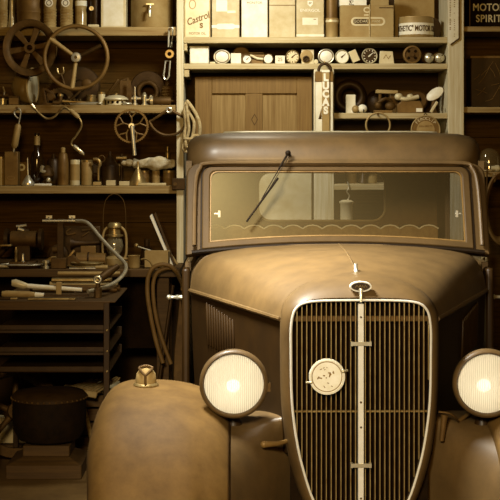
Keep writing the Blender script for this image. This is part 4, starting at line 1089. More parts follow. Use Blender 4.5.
for s in (-1, 1): obj('jaw', MB().prism([(s * 17 * k, -.0), (s * 24 * k, .0), (s * 24 * k, .009), (s * 17 * k, .009)], -.02, .02), M_steel, t, bevel=.003)
t = thing('tie_rod_end', 'greasy tie rod end with bright ring resting on cart corner', 'rod end', atk(98, 7.1))
k = 7.1 / F
obj('ring', MB().ring(.016, .007, (0, -.02, .095), 'Y', 22, 10), M_steelb, t)
obj('arm', MB().tube([(.012, 0, .1), (8 * k, .05, .12), (18 * k, .1, .155)], [.018, .024, .014], 12), M_iron, t)
obj('stand_nut', MB().lathe([(.02, 0), (.02, .05), (.012, .055), (.012, .085), (0, .085)], seg=6), M_iron, t)
t = thing('engine_hook', 'heavy dark chisel-shaped iron bar lying along the cart front', 'bar', atk(12, 7.03, 0))
k = 7.03 / F
obj('bar', MB().box(-16 * k, -1 * k, -.03, .0, 0, .012), M_irond, t, bevel=.003)
obj('edge', MB().box(-1 * k, 6 * k, -.028, -.002, 0, .009), M_steel, t, bevel=.002)
# ---- beneath the cart
t = thing('padded_stool', 'squat round stool with studded leather top on stepped wooden base', 'stool', (X(50, 7.15), 7.13, 0))
k = 7.13 / F
obj('base', MB().box(-38 * k, 36 * k, -.17, .17, 0, .07).add([(-38 * k, -.17, .07), (36 * k, -.17, .07), (36 * k, .17, .07), (-38 * k, .17, .07), (-22 * k, -.11, .105), (22 * k, -.11, .105), (22 * k, .11, .105), (-22 * k, .11, .105)],
    [(0, 1, 5, 4), (1, 2, 6, 5), (2, 3, 7, 6), (3, 0, 4, 7), (4, 5, 6, 7)]), M_bench, t, bevel=.004)
obj('neck', MB().box(-23 * k, 23 * k, -.12, .12, .104, .16), M_bench, t, bevel=.005)
obj('drum', MB().lathe([(.10, .158), (.16, .18), (.187, .23), (.192, .30), (.190, .40), (.185, .405), (0, .405)], seg=40), M_stoolshade, t)
obj('leather_top', MB().lathe([(.194, .385), (.196, .40), (.18, .418), (.10, .43), (0, .432)], seg=40), M_leather, t, label='worn studded leather top')
sd_ = MB()
for i in range(40):
    a = 2 * PI * i / 40; sd_.sphere((.196 * math.cos(a), .196 * math.sin(a), .392), .006, seg=8, rings=6)
obj('studs', sd_, M_iron, t)
t = thing('vee_pulley', 'big dished iron pulley leaning in the dark behind the round stool', 'pulley', (X(14, 7.45), 7.45, 0))
mm = Matrix.Translation((0, 0, .25)) @ Matrix.Rotation(math.radians(-18), 4, 'X') @ Matrix.Rotation(math.radians(25), 4, 'Z')
obj('rim', MB().lathe([(.20, -.05), (.25, -.05), (.23, 0), (.25, .05), (.20, .05), (.19, 0), (.20, -.05)], (0, 0, 0), 'Y', 44, mm), M_iron, t)
for i in range(5):
    a = 2 * PI * i / 5 + .3; obj('spoke', MB().cyl((.03 * math.cos(a), 0, .03 * math.sin(a)), (.2 * math.cos(a), 0, .2 * math.sin(a)), .018, .014, 10, m=mm), M_iron, t)
obj('hub', MB().lathe([(0, -.05), (.045, -.05), (.045, .05), (0, .05)], (0, 0, 0), 'Y', 24, mm), M_iron, t)
t = thing('hand_broom', 'worn bristle broom head resting tilted behind the round stool', 'broom', (X(86, 7.52), 7.52, 0))
br = MB(); random.seed(5)
for i in range(46):
    u = i / 45; y = random.uniform(-.03, .03)
    a = Vector((-.10 + .15 * u, y, .37 - .03 * u)); d_ = Vector((.12 + random.uniform(-.01, .02), random.uniform(-.01, .01), .08 + random.uniform(-.02, .02) - .05 * (1 - u)))
    br.cyl(a, a + d_, .0045, .003, 5)
obj('bristles', br, M_bristle, t)
obj('head', MB().cbox((-.03, 0, .352), (.19, .07, .035), rot=(0, .2, 0)), M_wood, t, bevel=.006)
obj('handle', MB().cyl((-.03, 0, .335), (.04, .08, 0), .013, seg=12), M_wood, t)
solo('plank_end', MB().box(-.07, .12, -.12, .12, .0, .03), M_card, 'pale plank end resting on the dark crate between stool and wing', 'plank', (X(97, 7.76), 7.76, .3165), bevel=.003)
t = thing('dark_crate', 'dark wooden crate standing on floor beneath the pale plank end', 'crate', (X(98, 7.76), 7.76, 0))
for i in range(4):
    for ya in (-.10, .085): obj('slat', MB().box(-.12, .14, ya, ya + .015, .005 + .078 * i, .07 + .078 * i), M_bench, t)
for xa in (-.12, .12): obj('end_board', MB().box(xa, xa + .02, -.084, .084, 0, .312), M_bench, t)
solo('floor_board', MB().box(-.6, .55, -.035, .035, 0, .025), M_bench, 'long low timber strip lying on the floor behind the round stool', 'board', (X(40, 7.6), 7.68, 0), bevel=.003)
solo('paper_bag', MB().box(-.05, .05, -.035, .035, 0, .16), M_card, 'small pale carton standing on floor behind the round stool', 'carton', (X(8, 7.85), 7.8, 0.0), bevel=.006)
# ---- the dark gap between bench and truck
YG = 7.66
t = thing('rubber_hose', 'looped brown rubber hose hanging over the workbench end', 'hose', (X(160, YG), YG, Z(264, YG)))
def PG(pts): return [(X(a, YG + y), YG + y, Z(b, YG + y)) for a, b, y in pts]
obj('hose', MB().tube(PG([(163, 363, 0), (156.5, 343, 0), (151, 318, 0), (147.5, 295, 0), (148, 278, 0), (153, 268, .0), (162, 264.5, .0), (171, 266.5, 0), (177, 273, -.03), (180, 279, -.15), (182.5, 284, -.3), (183, 289, -.38)]), .0125, 10, smooth=5), M_rubber, t, True)
obj('hose', MB().tube(PG([(171, 364, .02), (165, 348, .02), (158, 326, .02), (154, 305, .02), (153, 285, .02), (157, 273, .02), (165, 268.5, .02), (171, 268, .02)]), .0115, 10, smooth=5), M_rubber, t, True)
for i, (a, b, c, d, lb) in enumerate(((173, 285, 150, 372, 'thin pole leaning in the dark gap behind the hanging hose'),)):
    p, q = Vector((X(a, 7.745), 7.745, Z(b, 7.745))), Vector((X(c, 7.71), 7.71, 0.01))
    o = obj('pole', MB().cyl(p - q, (0, 0, 0), .010, seg=10), M_irond); o.location = q
    tag(o, lb, 'pole')
t = thing('plough_share', 'dark pointed plough blade standing close beside the truck', 'blade', (X(180, 7.4), 7.4, 0))
obj('blade', MB().prism([(-.05, 0), (.05, 0), (.05, .4), (.03, .75), (.0, .88), (-.03, .6)], -.012, .012), M_iron, t, bevel=.004)

# ================================================================== pale shelves: top row
z = zC1
t, w_, d = box_tin(185, 210.5, z, .30, M_tin, 'pale oil tin with script lettering, first on the top pale shelf', d=.12)
obj('round_mark', MB().frame(ellipse(-.03, .203, .022, .03), ellipse(-.03, .203, .016, .024), -d / 2 - .0015, -d / 2), M_tin2, t)
text('Castrol', .058, (.002, -d / 2 - .001, .115), M_tin3, t, sx=.82, shear=.3, rot=.35, bold=.001)
text('S', .042, (.024, -d / 2 - .001, .073), M_tin3, t, bold=.002)
text('MOTOR OIL', .022, (0, -d / 2 - .001, .026), M_tin3, t, sx=.85)
obj('edge_seams', MB().box(-w_ / 2 - .001, -w_ / 2 + .005, -d / 2 - .002, -d / 2, 0, .3).box(w_ / 2 - .005, w_ / 2 + .001, -d / 2 - .002, -d / 2, 0, .3).box(-w_ / 2, w_ / 2, -d / 2 - .002, -d / 2, 0, .006), M_tin2, t)
t, w_, d = box_tin(212, 239.5, z, .30, M_tan, 'tan oil tin with white oval plaque and torn white label', d=.12)
card(t, 'white_plaque', -w_ * .34, w_ * .34, .052, .086, -d / 2, M_paper, .016)
card(t, 'plaque_band', -w_ * .5, w_ * .5, .060, .078, -d / 2 - .0002, M_paper)
card(t, 'torn_label', -w_ * .34, w_ * .06, .16, .29, -d / 2, M_paper)
card(t, 'faded_label', w_ * .06, w_ * .36, .15, .165, -d / 2, M_tin)
t, w_, d = box_tin(241.5, 267.5, z, .30, M_cream, 'near-white plain oil tin, third on the top pale shelf', d=.12)
text('MONITOR', .020, (0, -d / 2 - .001, .212), M_tin3, t)
t, w_, d = box_tin(269, 295, z, .30, M_tan, 'plain scuffed tan oil tin between the white and the lettered tin', d=.12)
obj('seam', MB().box(-w_ / 2, w_ / 2, -d / 2 - .003, -d / 2, .195, .20), M_tin3, t)
t, w_, d = box_tin(296, 323.5, z, .30, M_tan, 'tan oil tin with white lettering and a pale price label', d=.12)
text('ENERGOL', .024, (0, -d / 2 - .001, .166), M_paper, t, sx=1.15)
obj('shield', MB().prism([(-.016, .225), (.016, .225), (.016, .203), (0, .188), (-.016, .203)], -d / 2 - .0015, -d / 2), M_paper, t)
text('BP', .018, (0, -d / 2 - .0018, .21), M_inkm, t)
card(t, 'price_label', -.047, .047, .078, .122, -d / 2, M_cream)
card(t, 'price_mark', .02, .036, .11, .114, -d / 2 - .0016, M_inkm)
card(t, 'bottom_band', -w_ / 2, w_ / 2, .008, .022, -d / 2, M_cream)
t = thing('lantern_jar', 'tall cylindrical metal jar with pierced top between tin and carton', 'jar', at(331.5, z))
R = 6.7 * K
obj('base', MB().lathe([(0, 0), (R, 0), (R, .085), (R * 1.08, .09), (R * 1.08, .12), (R * .95, .125)], seg=28), M_tin2, t)
obj('sleeve', MB().lathe([(R * .9, .12), (R * .9, .30), (0, .30)], seg=28), M_tin3, t)
obj('band', MB().lathe([(R * 1.1, .098), (R * 1.1, .112)], seg=28), M_tin, t)
t = thing('lettered_carton', 'brown carton tied with string, with outlined pill-shaped label', 'carton', at(366, z))
k = K
w_ = 26.5 * k; d = .15
obj('box', MB().box(-w_, w_, -d / 2, d / 2, 0, .197), M_carton, t, bevel=.003)
obj('label_outline', MB().frame(rrect(-16 * k, 18 * k, .072, .124, .026), rrect(-14 * k, 16 * k, .082, .114, .016), -d / 2 - .0015, -d / 2), M_tin, t)
obj('label_fill', MB().prism(rrect(-13.5 * k, 1 * k, .084, .112, .013), -d / 2 - .0015, -d / 2), M_tind, t)
text('GODAR', .024, (-6.3 * k, -d / 2 - .002, .098), M_tin, t, sx=1.0)
text('MADE', .018, (9 * k, -d / 2 - .001, .098), M_tin, t)
obj('pale_scuffs', MB().box(-14 * k, -9 * k, -d / 2 - .001, -d / 2, .15, .158).box(-13 * k, -2 * k, -d / 2 - .001, -d / 2, .02, .035).box(4 * k, 12 * k, -d / 2 - .001, -d / 2, .018, .03), M_tin2, t)
obj('emblem', MB().frame(ellipse(0, .168, .022, .018), ellipse(0, .168, .014, .010), -d / 2 - .002, -d / 2).box(-.018, .01, -d / 2 - .002, -d / 2, .132, .142), M_tin, t)
obj('string', MB().tube([(2.5 * k, -d / 2 - .002, 0.002), (2.6 * k, -d / 2 - .003, .1), (2.5 * k, -d / 2 - .002, .197), (2.5 * k, 0, .2)], .004, 8), M_rope, t)
obj('torn_edge', MB().box(12 * k, 26 * k, -d / 2 - .001, -d / 2 + .001, .178, .184), M_ink, t)
t = thing('white_package', 'white package with a black mark on top of the tied carton', 'package', (X(352, YI), YI, z + .199))
obj('box', MB().box(-13 * K, 14 * K, -.05, .05, 0, .09), M_bright, t, bevel=.002)
obj('black_mark', MB().tube([(-.02, -.051, .03), (-.008, -.051, .012), (.004, -.051, .028), (-.008, -.051, .035), (-.02, -.051, .005), (.008, -.051, .004)], .0025, 6), M_ink, t)
t = thing('dark_book', 'dark book lying on the tied carton beside the white package', 'book', (X(380, YI), YI, z + .199))
obj('cover', MB().box(-10 * K, 8 * K, -.05, .05, 0, .06), M_carton, t, bevel=.002)
t = thing('lettered_round_tin', 'round tin with a white lettered band on the top pale shelf', 'tin', at(416, z, 8.33))
R = 17.5 * 8.33 / F
obj('body', MB().lathe([(0, 0), (R * .96, 0), (R, .006), (R, .115), (R * .97, .12), (R * .97, .128), (0, .128)], seg=44), M_tin2, t)
obj('band', MB().lathe([(R * 1.004, .018), (R * 1.004, .088)], seg=44), M_bright, t)
text('SYNTHETIC" MOTOR OIL', .047, (0, 0, .053), M_ink, t, wrap=R * 1.006, sx=.62, bold=.001, shift=-.026)
solo('tan_sheet', MB().box(-.17, .08, -.01, .01, 0, .55), M_tin2, 'large plain tan panel leaning behind the lettered round tin', 'panel', (X(422, 8.52), 8.55, z + .002), bevel=.002)
solo('dark_disc', MB().lathe([(0, -.01), (.06, -.01), (.06, .01), (0, .01)], (0, 0, .06), 'Y', 32, Matrix.Diagonal((.7, 1, 1.1, 1))), M_tind, 'dark disc standing on edge at the wide post end', 'disc', at(434, z, 8.4))

# ---- pale shelves: second row of dials, lamps and small boxes
z = zC2
def dial(px, r_, label, face, rim, marks=True, hand=True, Y=8.27, tilt=0, name='dial_gauge', cat='gauge', group=None, dz=0):
    k = Y / F; R = r_ * k
    t = thing(name, label, cat, at(px, z + dz, Y), group)
    M_ = Matrix.Translation((0, 0, R * 1.0)) @ Matrix.Rotation(math.radians(tilt), 4, 'Z')
    obj('case', MB().lathe([(0, -.05), (R * .6, -.05), (R * .85, -.03), (R * .9, 0)], (0, 0, 0), 'Y', 30, M_), rim, t)
    obj('bezel', MB().lathe([(R * .86, 0), (R * .98, 0), (R, .006), (R * .93, .014), (R * .84, .008), (R * .86, 0)], (0, 0, 0), 'Y', 36, M_), rim, t)
    obj('face', MB().lathe([(0, .005), (R * .87, .005), (R * .87, .0), (0, 0)], (0, 0, 0), 'Y', 36, M_), face, t)
    if marks:
        mk = MB()
        for i in range(12):
            a = 2 * PI * i / 12
            mk.tube([(R * .62 * math.cos(a), -.0065, R * .62 * math.sin(a)), (R * .8 * math.cos(a), -.0065, R * .8 * math.sin(a))], R * .05, 6, m=M_)
        obj('markings', mk, M_ink if face is not M_tind else M_bright, t)
    if hand: obj('needle', MB().tube([(-R * .15, -.008, -R * .1), (R * .5, -.008, R * .45)], [R * .08, R * .03], 6, m=M_).sphere((0, -.008, 0), R * .1, (1, .5, 1), 10, 6, m=M_), M_ink if face is not M_tind else M_bright, t)
    return t
def lampd(px, rx, label, Y=8.27, tilt=0, sx=1.0, name='lamp_lens', cat='lamp'):
    k = Y / F; R = rx * k
    t = thing(name, label, cat, at(px, z, Y))
    M_ = Matrix.Translation((0, 0, R)) @ Matrix.Rotation(math.radians(tilt), 4, 'Z') @ Matrix.Diagonal((sx, 1, 1, 1))
    obj('shell', MB().lathe([(1e-5, -.07), (R * .5, -.06), (R * .85, -.03), (R * .95, 0)], (0, 0, 0), 'Y', 30, M_), M_tin2, t)
    obj('rim', MB().ring(R * .92, R * .085, (0, -.004, 0), 'Y', 36, 8, M_), M_steelb, t)
    obj('inner_rim', MB().ring(R * .80, R * .045, (0, -.009, 0), 'Y', 36, 8, M_), M_tin3, t)
    obj('glass', MB().lathe([(R * .9, .002), (R * .6, .012), (1e-5, .017)], (0, 0, 0), 'Y', 32, M_), M_bright, t)
    return t
t = thing('white_canister', 'plain white square-sided canister, first on the second pale shelf', 'canister', at(199.5, z, 8.30))
obj('body', MB().box(-.058, .058, -.04, .04, 0, .098), M_bright, t, bevel=.008)
obj('lid', MB().box(-.06, .06, -.042, .042, .098, .108), M_cream, t, bevel=.004)
t = lampd(222, 7.2, 'wide oval white lamp glass next to the white canister', sx=1.18)
obj('foot', MB().box(-.075, -.04, -.02, .02, 0, .012), M_tin, t, bevel=.003)
solo('small_carton', MB().box(-.031, .031, -.025, .025, 0, .062), M_cream, 'small blank pale carton between oval lamp and round gauges', 'carton', at(236, z, 8.25), bevel=.002)
t = thing('pulley_disc', 'dark small pulley disc half hidden behind the blank pale carton', 'pulley', at(241, z, 8.36))
obj('disc', MB().lathe([(0, -.012), (.05, -.012), (.056, -.005), (.05, 0), (.056, .006), (.05, .012), (.02, .014), (0, .014)], (0, 0, .056), 'Y', 32), M_tin3, t)
dial(247, 4.6, 'small white round gauge just beside the blank pale carton', M_bright, M_tin3, marks=False, Y=8.25)
t = thing('wiper_motor', 'little jumbled wiper motor between two small white gauges', 'motor', at(257, z, 8.32))
obj('casing', MB().box(-.045, .04, -.02, .02, .0, .03).cyl((-.05, 0, .05), (.045, 0, .048), .017, seg=16).box(-.05, .04, -.022, .022, .066, .072), M_tin3, t, bevel=.003)
obj('arm', MB().tube([(-.04, -.025, .055), (.0, -.03, .035), (.05, -.03, .03)], .008, 8), M_tin, t)
dial(268.5, 5.2, 'small white round gauge between wiper motor and numbered box', M_bright, M_tin3, marks=False, hand=False, tilt=-12)
t = thing('numbered_box', 'little pale box marked with two digits on the second pale shelf', 'box', at(280, z, 8.25))
obj('box', MB().box(-.029, .029, -.02, .02, 0, .048), M_cream, t, bevel=.002)
text('25', .03, (0, -.021, .024), M_inkm, t)
dial(292.5, 7, 'pale dial with long needle and broad rim beside numbered box', M_tin, M_tin2)
t = thing('switch_box', 'square pale switch plate with a dark coiled knob', 'switch', at(307, z, 8.29))
obj('plate', MB().box(-.034, .042, -.01, .01, 0, .088), M_tin, t, bevel=.003)
obj('dish', MB().lathe([(.0, .0), (.034, 0), (.038, .008), (.028, .01), (0, .006)], (-.004, -.01, .048), 'Y', 28), M_tin2, t)
obj('coil_knob', MB().ring(.015, .006, (-.006, -.026, .03), 'Y', 22, 8).sphere((-.006, -.024, .03), .008, seg=12, rings=8), M_irond, t)
solo('screw_cap', MB().lathe([(0, -.01), (.013, -.01), (.013, .01), (0, .012)], (0, 0, .013), 'Y', 18), M_tin, 'tiny pale screw cap beside the square switch plate', 'cap', at(316, z, 8.25))
t = lampd(326, 7.6, 'round white lamp glass with bright double rim, directly above tall narrow case', sx=1.08)
dial(342, 7.1, 'plain creamy white dial with thin rim beside the double-rimmed lamp', M_bright, M_tin, marks=False, hand=True)
t = solo('tilted_carton', MB().cbox((0, 0, .047), (.046, .04, .072), rot=(0, -.42, 0)), M_tin, 'pale carton tipped over sideways against the dark-faced dial', 'carton', at(354, z, 8.27), bevel=.002)
dial(369.5, 8, 'dark-faced dial with white markings on the second pale shelf', M_tind, M_tin)
t = thing('sketch_carton', 'cream carton with faint drawing standing beside dark-faced dial', 'carton', at(386.5, z, 8.27))
obj('box', MB().prism([(-.045, 0), (.045, 0), (.036, .075), (-.04, .078)], -.02, .02), M_tin, t, bevel=.002)
obj('faint_drawing', MB().tube([(-.02, -.021, .03), (-.005, -.021, .055), (.008, -.021, .03), (.022, -.021, .05)], .002, 6), M_inkm, t)
t = thing('belt_pulley', 'brown cast belt pulley with pierced face on the second pale shelf', 'pulley', at(412, z, 8.24))
R = 9 * 8.24 / F
obj('rim', MB().lathe([(R * .8, -.02), (R, -.022), (R * .93, -.006), (R, .012), (R * .82, .014), (R * .78, 0), (R * .8, -.02)], (0, 0, R), 'Y', 36), M_tin3, t)
obj('web', MB().lathe([(0, 0), (R * .8, 0), (R * .8, .005), (R * .3, .006), (R * .25, .014), (0, .014)], (0, 0, R), 'Y', 30), M_iron, t)
hb = MB()
for i in range(4):
    a = PI / 4 + PI / 2 * i; hb.lathe([(R * .17, 0), (R * .17, .007), (0, .007)], (R * .53 * math.cos(a), -.0005, R + R * .53 * math.sin(a)), 'Y', 14)
obj('holes', hb, M_dark, t)
for px_, lb in ((428, 'small half-dark round lamp beside the brown belt pulley'), (438.5, 'small crinkled bright lamp nearest to the wide post')):
    t = thing('side_lamp', lb, 'lamp', at(px_, z, 8.28))
    R = 6 * 8.28 / F
    obj('shell', MB().sphere((0, .01, R), R, (1.05, 1, .95), 24, 14), M_tin3, t)
    obj('glass', MB().lathe([(R * .8, 0), (R * .6, .01), (1e-5, .016)], (R * .1, -R * .66, R), 'Y', 24), M_steelb, t)
    obj('bar', MB().cyl((-R * .5, -R * .8, R * .6), (R * .6, -R * .9, R * 1.5), .004, seg=8), M_irond, t)

# ---- tall narrow case hanging in front of the post
YL = 8.12; k = YL / F
t = thing('narrow_case', 'tall narrow pale case with vertical white letters and ring handle, hung from shelf', 'case', (X(324, YL), YL, Z(70, YL)))
zz = lambda py: -(py - 70) * k
obj('body', MB().box(-8.5 * k, 9 * k, -.01, .05, zz(150), zz(72)), M_cream, t, bevel=.003)
for xa, xb in ((-8.8, -2), (5, 9.2)): obj('dark_cap', MB().box(xa * k, xb * k, -.014, .052, zz(82), zz(71.5)), M_tin3, t, bevel=.003)
obj('letter_strip', MB().box(-2.2 * k, 5.2 * k, -.028, -.010, zz(150), zz(70)), M_tin2, t, bevel=.002)
obj('strip_top', MB().box(-2.4 * k, 5.4 * k, -.030, -.010, zz(72.4), zz(70.4)), M_bright, t)
for i, ch in enumerate('LUCAS'): text(ch, .058, (1.5 * k, -.0285, zz(78 + 8.2 * i)), M_bright, t, sx=.95, depth=.002, bold=.0035)
obj('ring_handle', MB().tube([(-5.5 * k, 0, zz(72)), (-4.5 * k, 0, zz(67)), (-1 * k, 0, zz(64)), (2.5 * k, 0, zz(64)), (6 * k, 0, zz(67)), (7 * k, 0, zz(72))], .009, 10, smooth=4), M_irond, t)
obj('hook', MB().tube([(.75 * k, 0, zz(64.5)), (.75 * k, .0, zz(62)), (.75 * k, .05, zz(61))], .005, 8), M_steel, t)
obj('small_tag', MB().add([(-5.8 * k, -.012, zz(119)), (-2.6 * k, -.012, zz(119)), (-2.6 * k, -.012, zz(108))], [(0, 1, 2)]), M_tin3, t, solid=.002)

# ---- third pale shelf
z = zC3
t = thing('tyre_ring', 'dark tyre-like ring leaning at the back of third pale shelf', 'tyre', at(349.5, z, 8.5))
obj('ring', MB().ring(.078, .03, (0, 0, .109), 'Y', 36, 12), M_tind, t)
solo('white_carton', MB().box(-.029, .029, -.025, .025, 0, .112), M_cream, 'small upright white carton in front of the dark tyre-like ring', 'carton', at(350.5, z, 8.3), bevel=.002)
solo('wooden_ball', MB().sphere((0, 0, .023), .023), M_tin2, 'dull tan ball knob between white carton and white ball knob', 'ball', at(355.5, z, 8.25))
t = thing('ball_knob', 'shiny white ball knob with a dark split on third pale shelf', 'ball', at(362.5, z, 8.25))
obj('ball', MB().sphere((0, 0, .026), .026, (1.1, 1, 1)), M_bright, t)
obj('split', MB().box(.002, .008, -.029, -.018, .002, .022), M_dark, t)
t = thing('dark_globe', 'large dark round lamp bowl behind the white ball knob', 'lamp', at(376, z, 8.53))
obj('bowl', MB().sphere((0, 0, .075), .075, (.85, .7, 1), 24, 16), M_tind, t)
t = thing('wooden_clamp', 'jumbled wooden-topped clamp with iron screws on third pale shelf', 'clamp', at(385, z, 8.36))
obj('base', MB().box(-.07, .045, -.03, .03, 0, .02), M_tin3, t, bevel=.004)
obj('screws', MB().cyl((-.03, 0, .02), (-.03, 0, .12), .012, seg=12).sphere((-.045, -.03, .05), .024, seg=14, rings=10).sphere((.03, -.02, .045), .026, (1.3, 1, 1), 14, 10).tube([(-.05, -.03, .06), (0, -.04, .09), (.04, -.02, .07)], .011, 8, smooth=3), M_iron, t)
obj('top_bar', MB().cbox((.01, 0, .132), (.135, .04, .022), rot=(0, .04, 0)), M_wood, t, bevel=.003)
t = thing('engine_casting', 'pale rough engine casting with white tag beside the clamp', 'casting', at(408, z, 8.33))
obj('block', MB().prism([(-.07, 0), (.09, 0), (.09, .035), (.07, .075), (-.04, .078), (-.07, .05)], -.04, .04), M_tin3, t, bevel=.005)
obj('pipes', MB().tube([(-.07, -.03, .10), (-.02, -.04, .085), (.06, -.03, .1)], .013, 10, smooth=4).sphere((-.06, -.03, .1), .022, (1.2, 1, 1), 14, 10).sphere((.01, -.03, .1), .018, (1.2, 1, 1), 14, 10), M_tin, t)
obj('white_tag', MB().box(.045, .082, -.045, -.04, .008, .03), M_bright, t)
solo('brown_pad', MB().box(-.08, .08, -.05, .05, 0, .15), M_tin3, 'brown folded box standing behind the rough engine casting', 'box', at(401, z, 8.5), bevel=.012)
t = thing('ring_flange', 'dark round flange standing behind the rough engine casting', 'flange', at(418, z, 8.42))
obj('flange', MB().lathe([(.022, -.01), (.056, -.012), (.062, 0), (.05, .012), (.022, .012), (.022, -.01)], (0, 0, .084), 'Y', 30), M_iron, t)
obj('foot', MB().box(-.03, .03, -.02, .02, 0, .03), M_iron, t, bevel=.003)
t = thing('tilted_headlamp', 'small headlamp with bright tilted glass next to the wide post', 'headlamp', at(435, z, 8.34))
M_ = Matrix.Translation((0, 0, .118)) @ Matrix.Rotation(math.radians(-35), 4, 'Y') @ Matrix.Rotation(math.radians(-20), 4, 'X') @ Matrix.Diagonal((1.3, 1, .72, 1))
obj('shell', MB().lathe([(1e-5, -.06), (.03, -.05), (.046, 0), (.047, .006)], (0, 0, 0), 'Y', 28, M_), M_tin3, t)
obj('glass', MB().lathe([(.045, .006), (.03, .014), (1e-5, .018)], (0, 0, 0), 'Y', 28, M_), M_bright, t)
obj('stalk', MB().tube([(0, .0, .1), (-.012, 0, .05), (-.01, 0, .0)], [.016, .012, .026], 12), M_iron, t)
solo('bright_chisel', MB().cbox((0, 0, .036), (.016, .02, .075), rot=(0, .55, 0)), M_tin, 'short bright chisel blade leaning below the tilted headlamp', 'chisel', at(434, z, 8.24), bevel=.003)
# below it: hoop and round badge hung on the edge
YH = 8.15; k = YH / F
t = thing('steel_hoop', 'thin tan steel hoop hanging in front of third pale shelf', 'hoop', (X(378, YH), YH, Z(113, YH)))
obj('hoop', MB().ring(12 * k, .006, (0, 0, -12 * k), 'Y', 44, 8), M_tin2, t)
nail(t, 0, -.006)
t = thing('round_badge', 'round lettered metal badge hanging half hidden behind truck roof', 'badge', (X(425.5, YH), YH, Z(115, YH)))
zc = -15 * k
obj('disc', MB().lathe([(0, 0), (14.3 * k, 0), (14.3 * k, .006), (0, .006)], (0, 0, zc), 'Y', 44), M_tin3, t)
obj('rim', MB().ring(14.2 * k, .0045, (0, -.006, zc), 'Y', 44, 8), M_tin2, t)
obj('inner_disc', MB().lathe([(0, .006), (9 * k, .006), (9 * k, .009), (0, .009)], (0, 0, zc), 'Y', 36), M_tin2, t)
for i, ch in enumerate('FEROCLIP'):
    a = math.radians(140 - 100 * i / 7)
    text(ch, .026, (11.5 * k * math.cos(a), -.0065, zc + 11.5 * k * math.sin(a)), M_tin, t, rot=a - PI / 2)
text('FAN BELTS', .018, (0, -.0095, zc + 3.8 * k), M_inkm, t, sx=.9)
obj('hanger', MB().ring(.008, .003, (0, 0, 0), 'Y', 18, 8), M_iron, t)
# ---- lowest pale shelf, seen through the cab windows
z = zC4
for px_, h, lb, mm in ((340, .06, 'small dark cone filter on the lowest shelf seen through cab', M_tind), (352, .085, 'dark upright canister on lowest shelf seen through the cab', M_tin3), (372, .055, 'short pale tin on lowest shelf seen through the cab', M_tin2)):
    round_tin(px_, 5, z, h, mm, lb, 'tin', name='shelf_tin')
t = thing('hanging_funnel', 'dark funnel hanging mouth up above the lowest shelf', 'funnel', (X(363, 8.3), 8.3, zC4 + .002))
obj('cone', MB().lathe([(.03, 0), (.032, .004), (.02, .03), (.008, .06), (.05, .12), (.052, .124)], seg=24), M_tind, t)
YH = 8.14; k = YH / F
t = thing('hanging_can', 'pale lidded can on a wire hook, seen through the cab windows', 'can', (X(346.5, YH), YH, Z(187, YH)))
zz = lambda py: -(py - 187) * k
obj('body', MB().lathe([(0, zz(221)), (6.2 * k, zz(221)), (6.4 * k, zz(204)), (7.2 * k, zz(203)), (7.2 * k, zz(201.6)), (4.5 * k, zz(200)), (0, zz(199.6))], seg=28), M_tin, t)
obj('wire_hook', MB().tube([(1 * k, 0, zz(200)), (3 * k, 0, zz(196)), (.5 * k, 0, zz(192)), (2 * k, 0, zz(188)), (2 * k, .04, zz(183.4)), (2 * k, .08, zz(182.6))], .004, 8, smooth=4), M_steelb, t)

# ================================================================== dark shelves beyond the wide post
t = thing('petrol_can', 'black petrol can lettered MOTOR SPIRIT on the highest dark shelf', 'can', at(490, zR1, 8.36))
k = 8.3 / F
obj('body', MB().box(-23 * k, 25 * k, -.06, .1, 0, .31), M_dark, t, bevel=.008)
text('MOTOR', .062, (-3.2 * k, -.062, .122), M_tin, t, sx=.84, spacing=1.05, bold=.001)
text('SPIRIT', .062, (-3.2 * k, -.062, .054), M_tin, t, sx=.84, spacing=1.12, bold=.001)
obj('edge_rivets', MB().tube([(-22 * k, -.062, .01), (-22 * k, -.062, .30)], .003, 6), M_tin3, t)
t = thing('deed_box', 'black tin box covered in scratched marks on second dark shelf', 'box', at(489, zR2, 8.38))
k = 8.3 / F
obj('body', MB().box(-20.5 * k, 22 * k, -.08, .1, 0, 51 * k), M_tind, t, bevel=.006)
mk = MB(); random.seed(11)
for a, b, c, d in ((-12, 24, -2, 40), (-2, 40, 4, 30), (-10, 32, 2, 46), (4, 44, 10, 26), (-14, 12, -6, 20), (2, 10, 14, 34), (6, 18, 16, 22), (-16, 18, -4, 14), (-17, 28, -12, 33), (8, 36, 15, 44), (10, 8, 17, 12), (0, 22, 8, 24), (-6, 6, 2, 9)):
    mk.tube([(a * k, -.0805, b * k), ((a + c) / 2 * k + .006, -.0805, (b + d) / 2 * k), (c * k, -.0805, d * k)], .002, 6, smooth=3)
obj('scratched_marks', mk, M_tin3, t)
obj('lid_edge', MB().box(-21 * k, 22.5 * k, -.083, .103, 49 * k, 51.5 * k), M_tin3, t, bevel=.002)
t = thing('glass_bowl', 'upturned clear glass bowl on the third dark shelf by cab roof', 'bowl', at(489, zR3, 8.3))
obj('glass', MB().lathe([(.062, .0), (.066, .02), (.066, .09), (.05, .125), (.02, .14), (1e-5, .142)], seg=32), M_dome, t)
obj('rim', MB().ring(.064, .005, (0, 0, .006), 'Z', 32, 8), M_tin2, t)
solo('brass_union', MB().lathe([(0, -.035), (.014, -.035), (.014, -.01), (.02, -.008), (.02, .01), (.012, .012), (.012, .05), (0, .05)], (0, 0, .02), 'X', 18), M_tin, 'small bright pipe union beside the upturned glass bowl', 'pipe fitting', at(497, zR3, 8.23))
YH = 8.13; k = YH / F
t = thing('cable_coil', 'thick black cable coil hanging below third dark shelf', 'cable', (X(497, YH), YH, Z(176, YH)))
cc = MB()
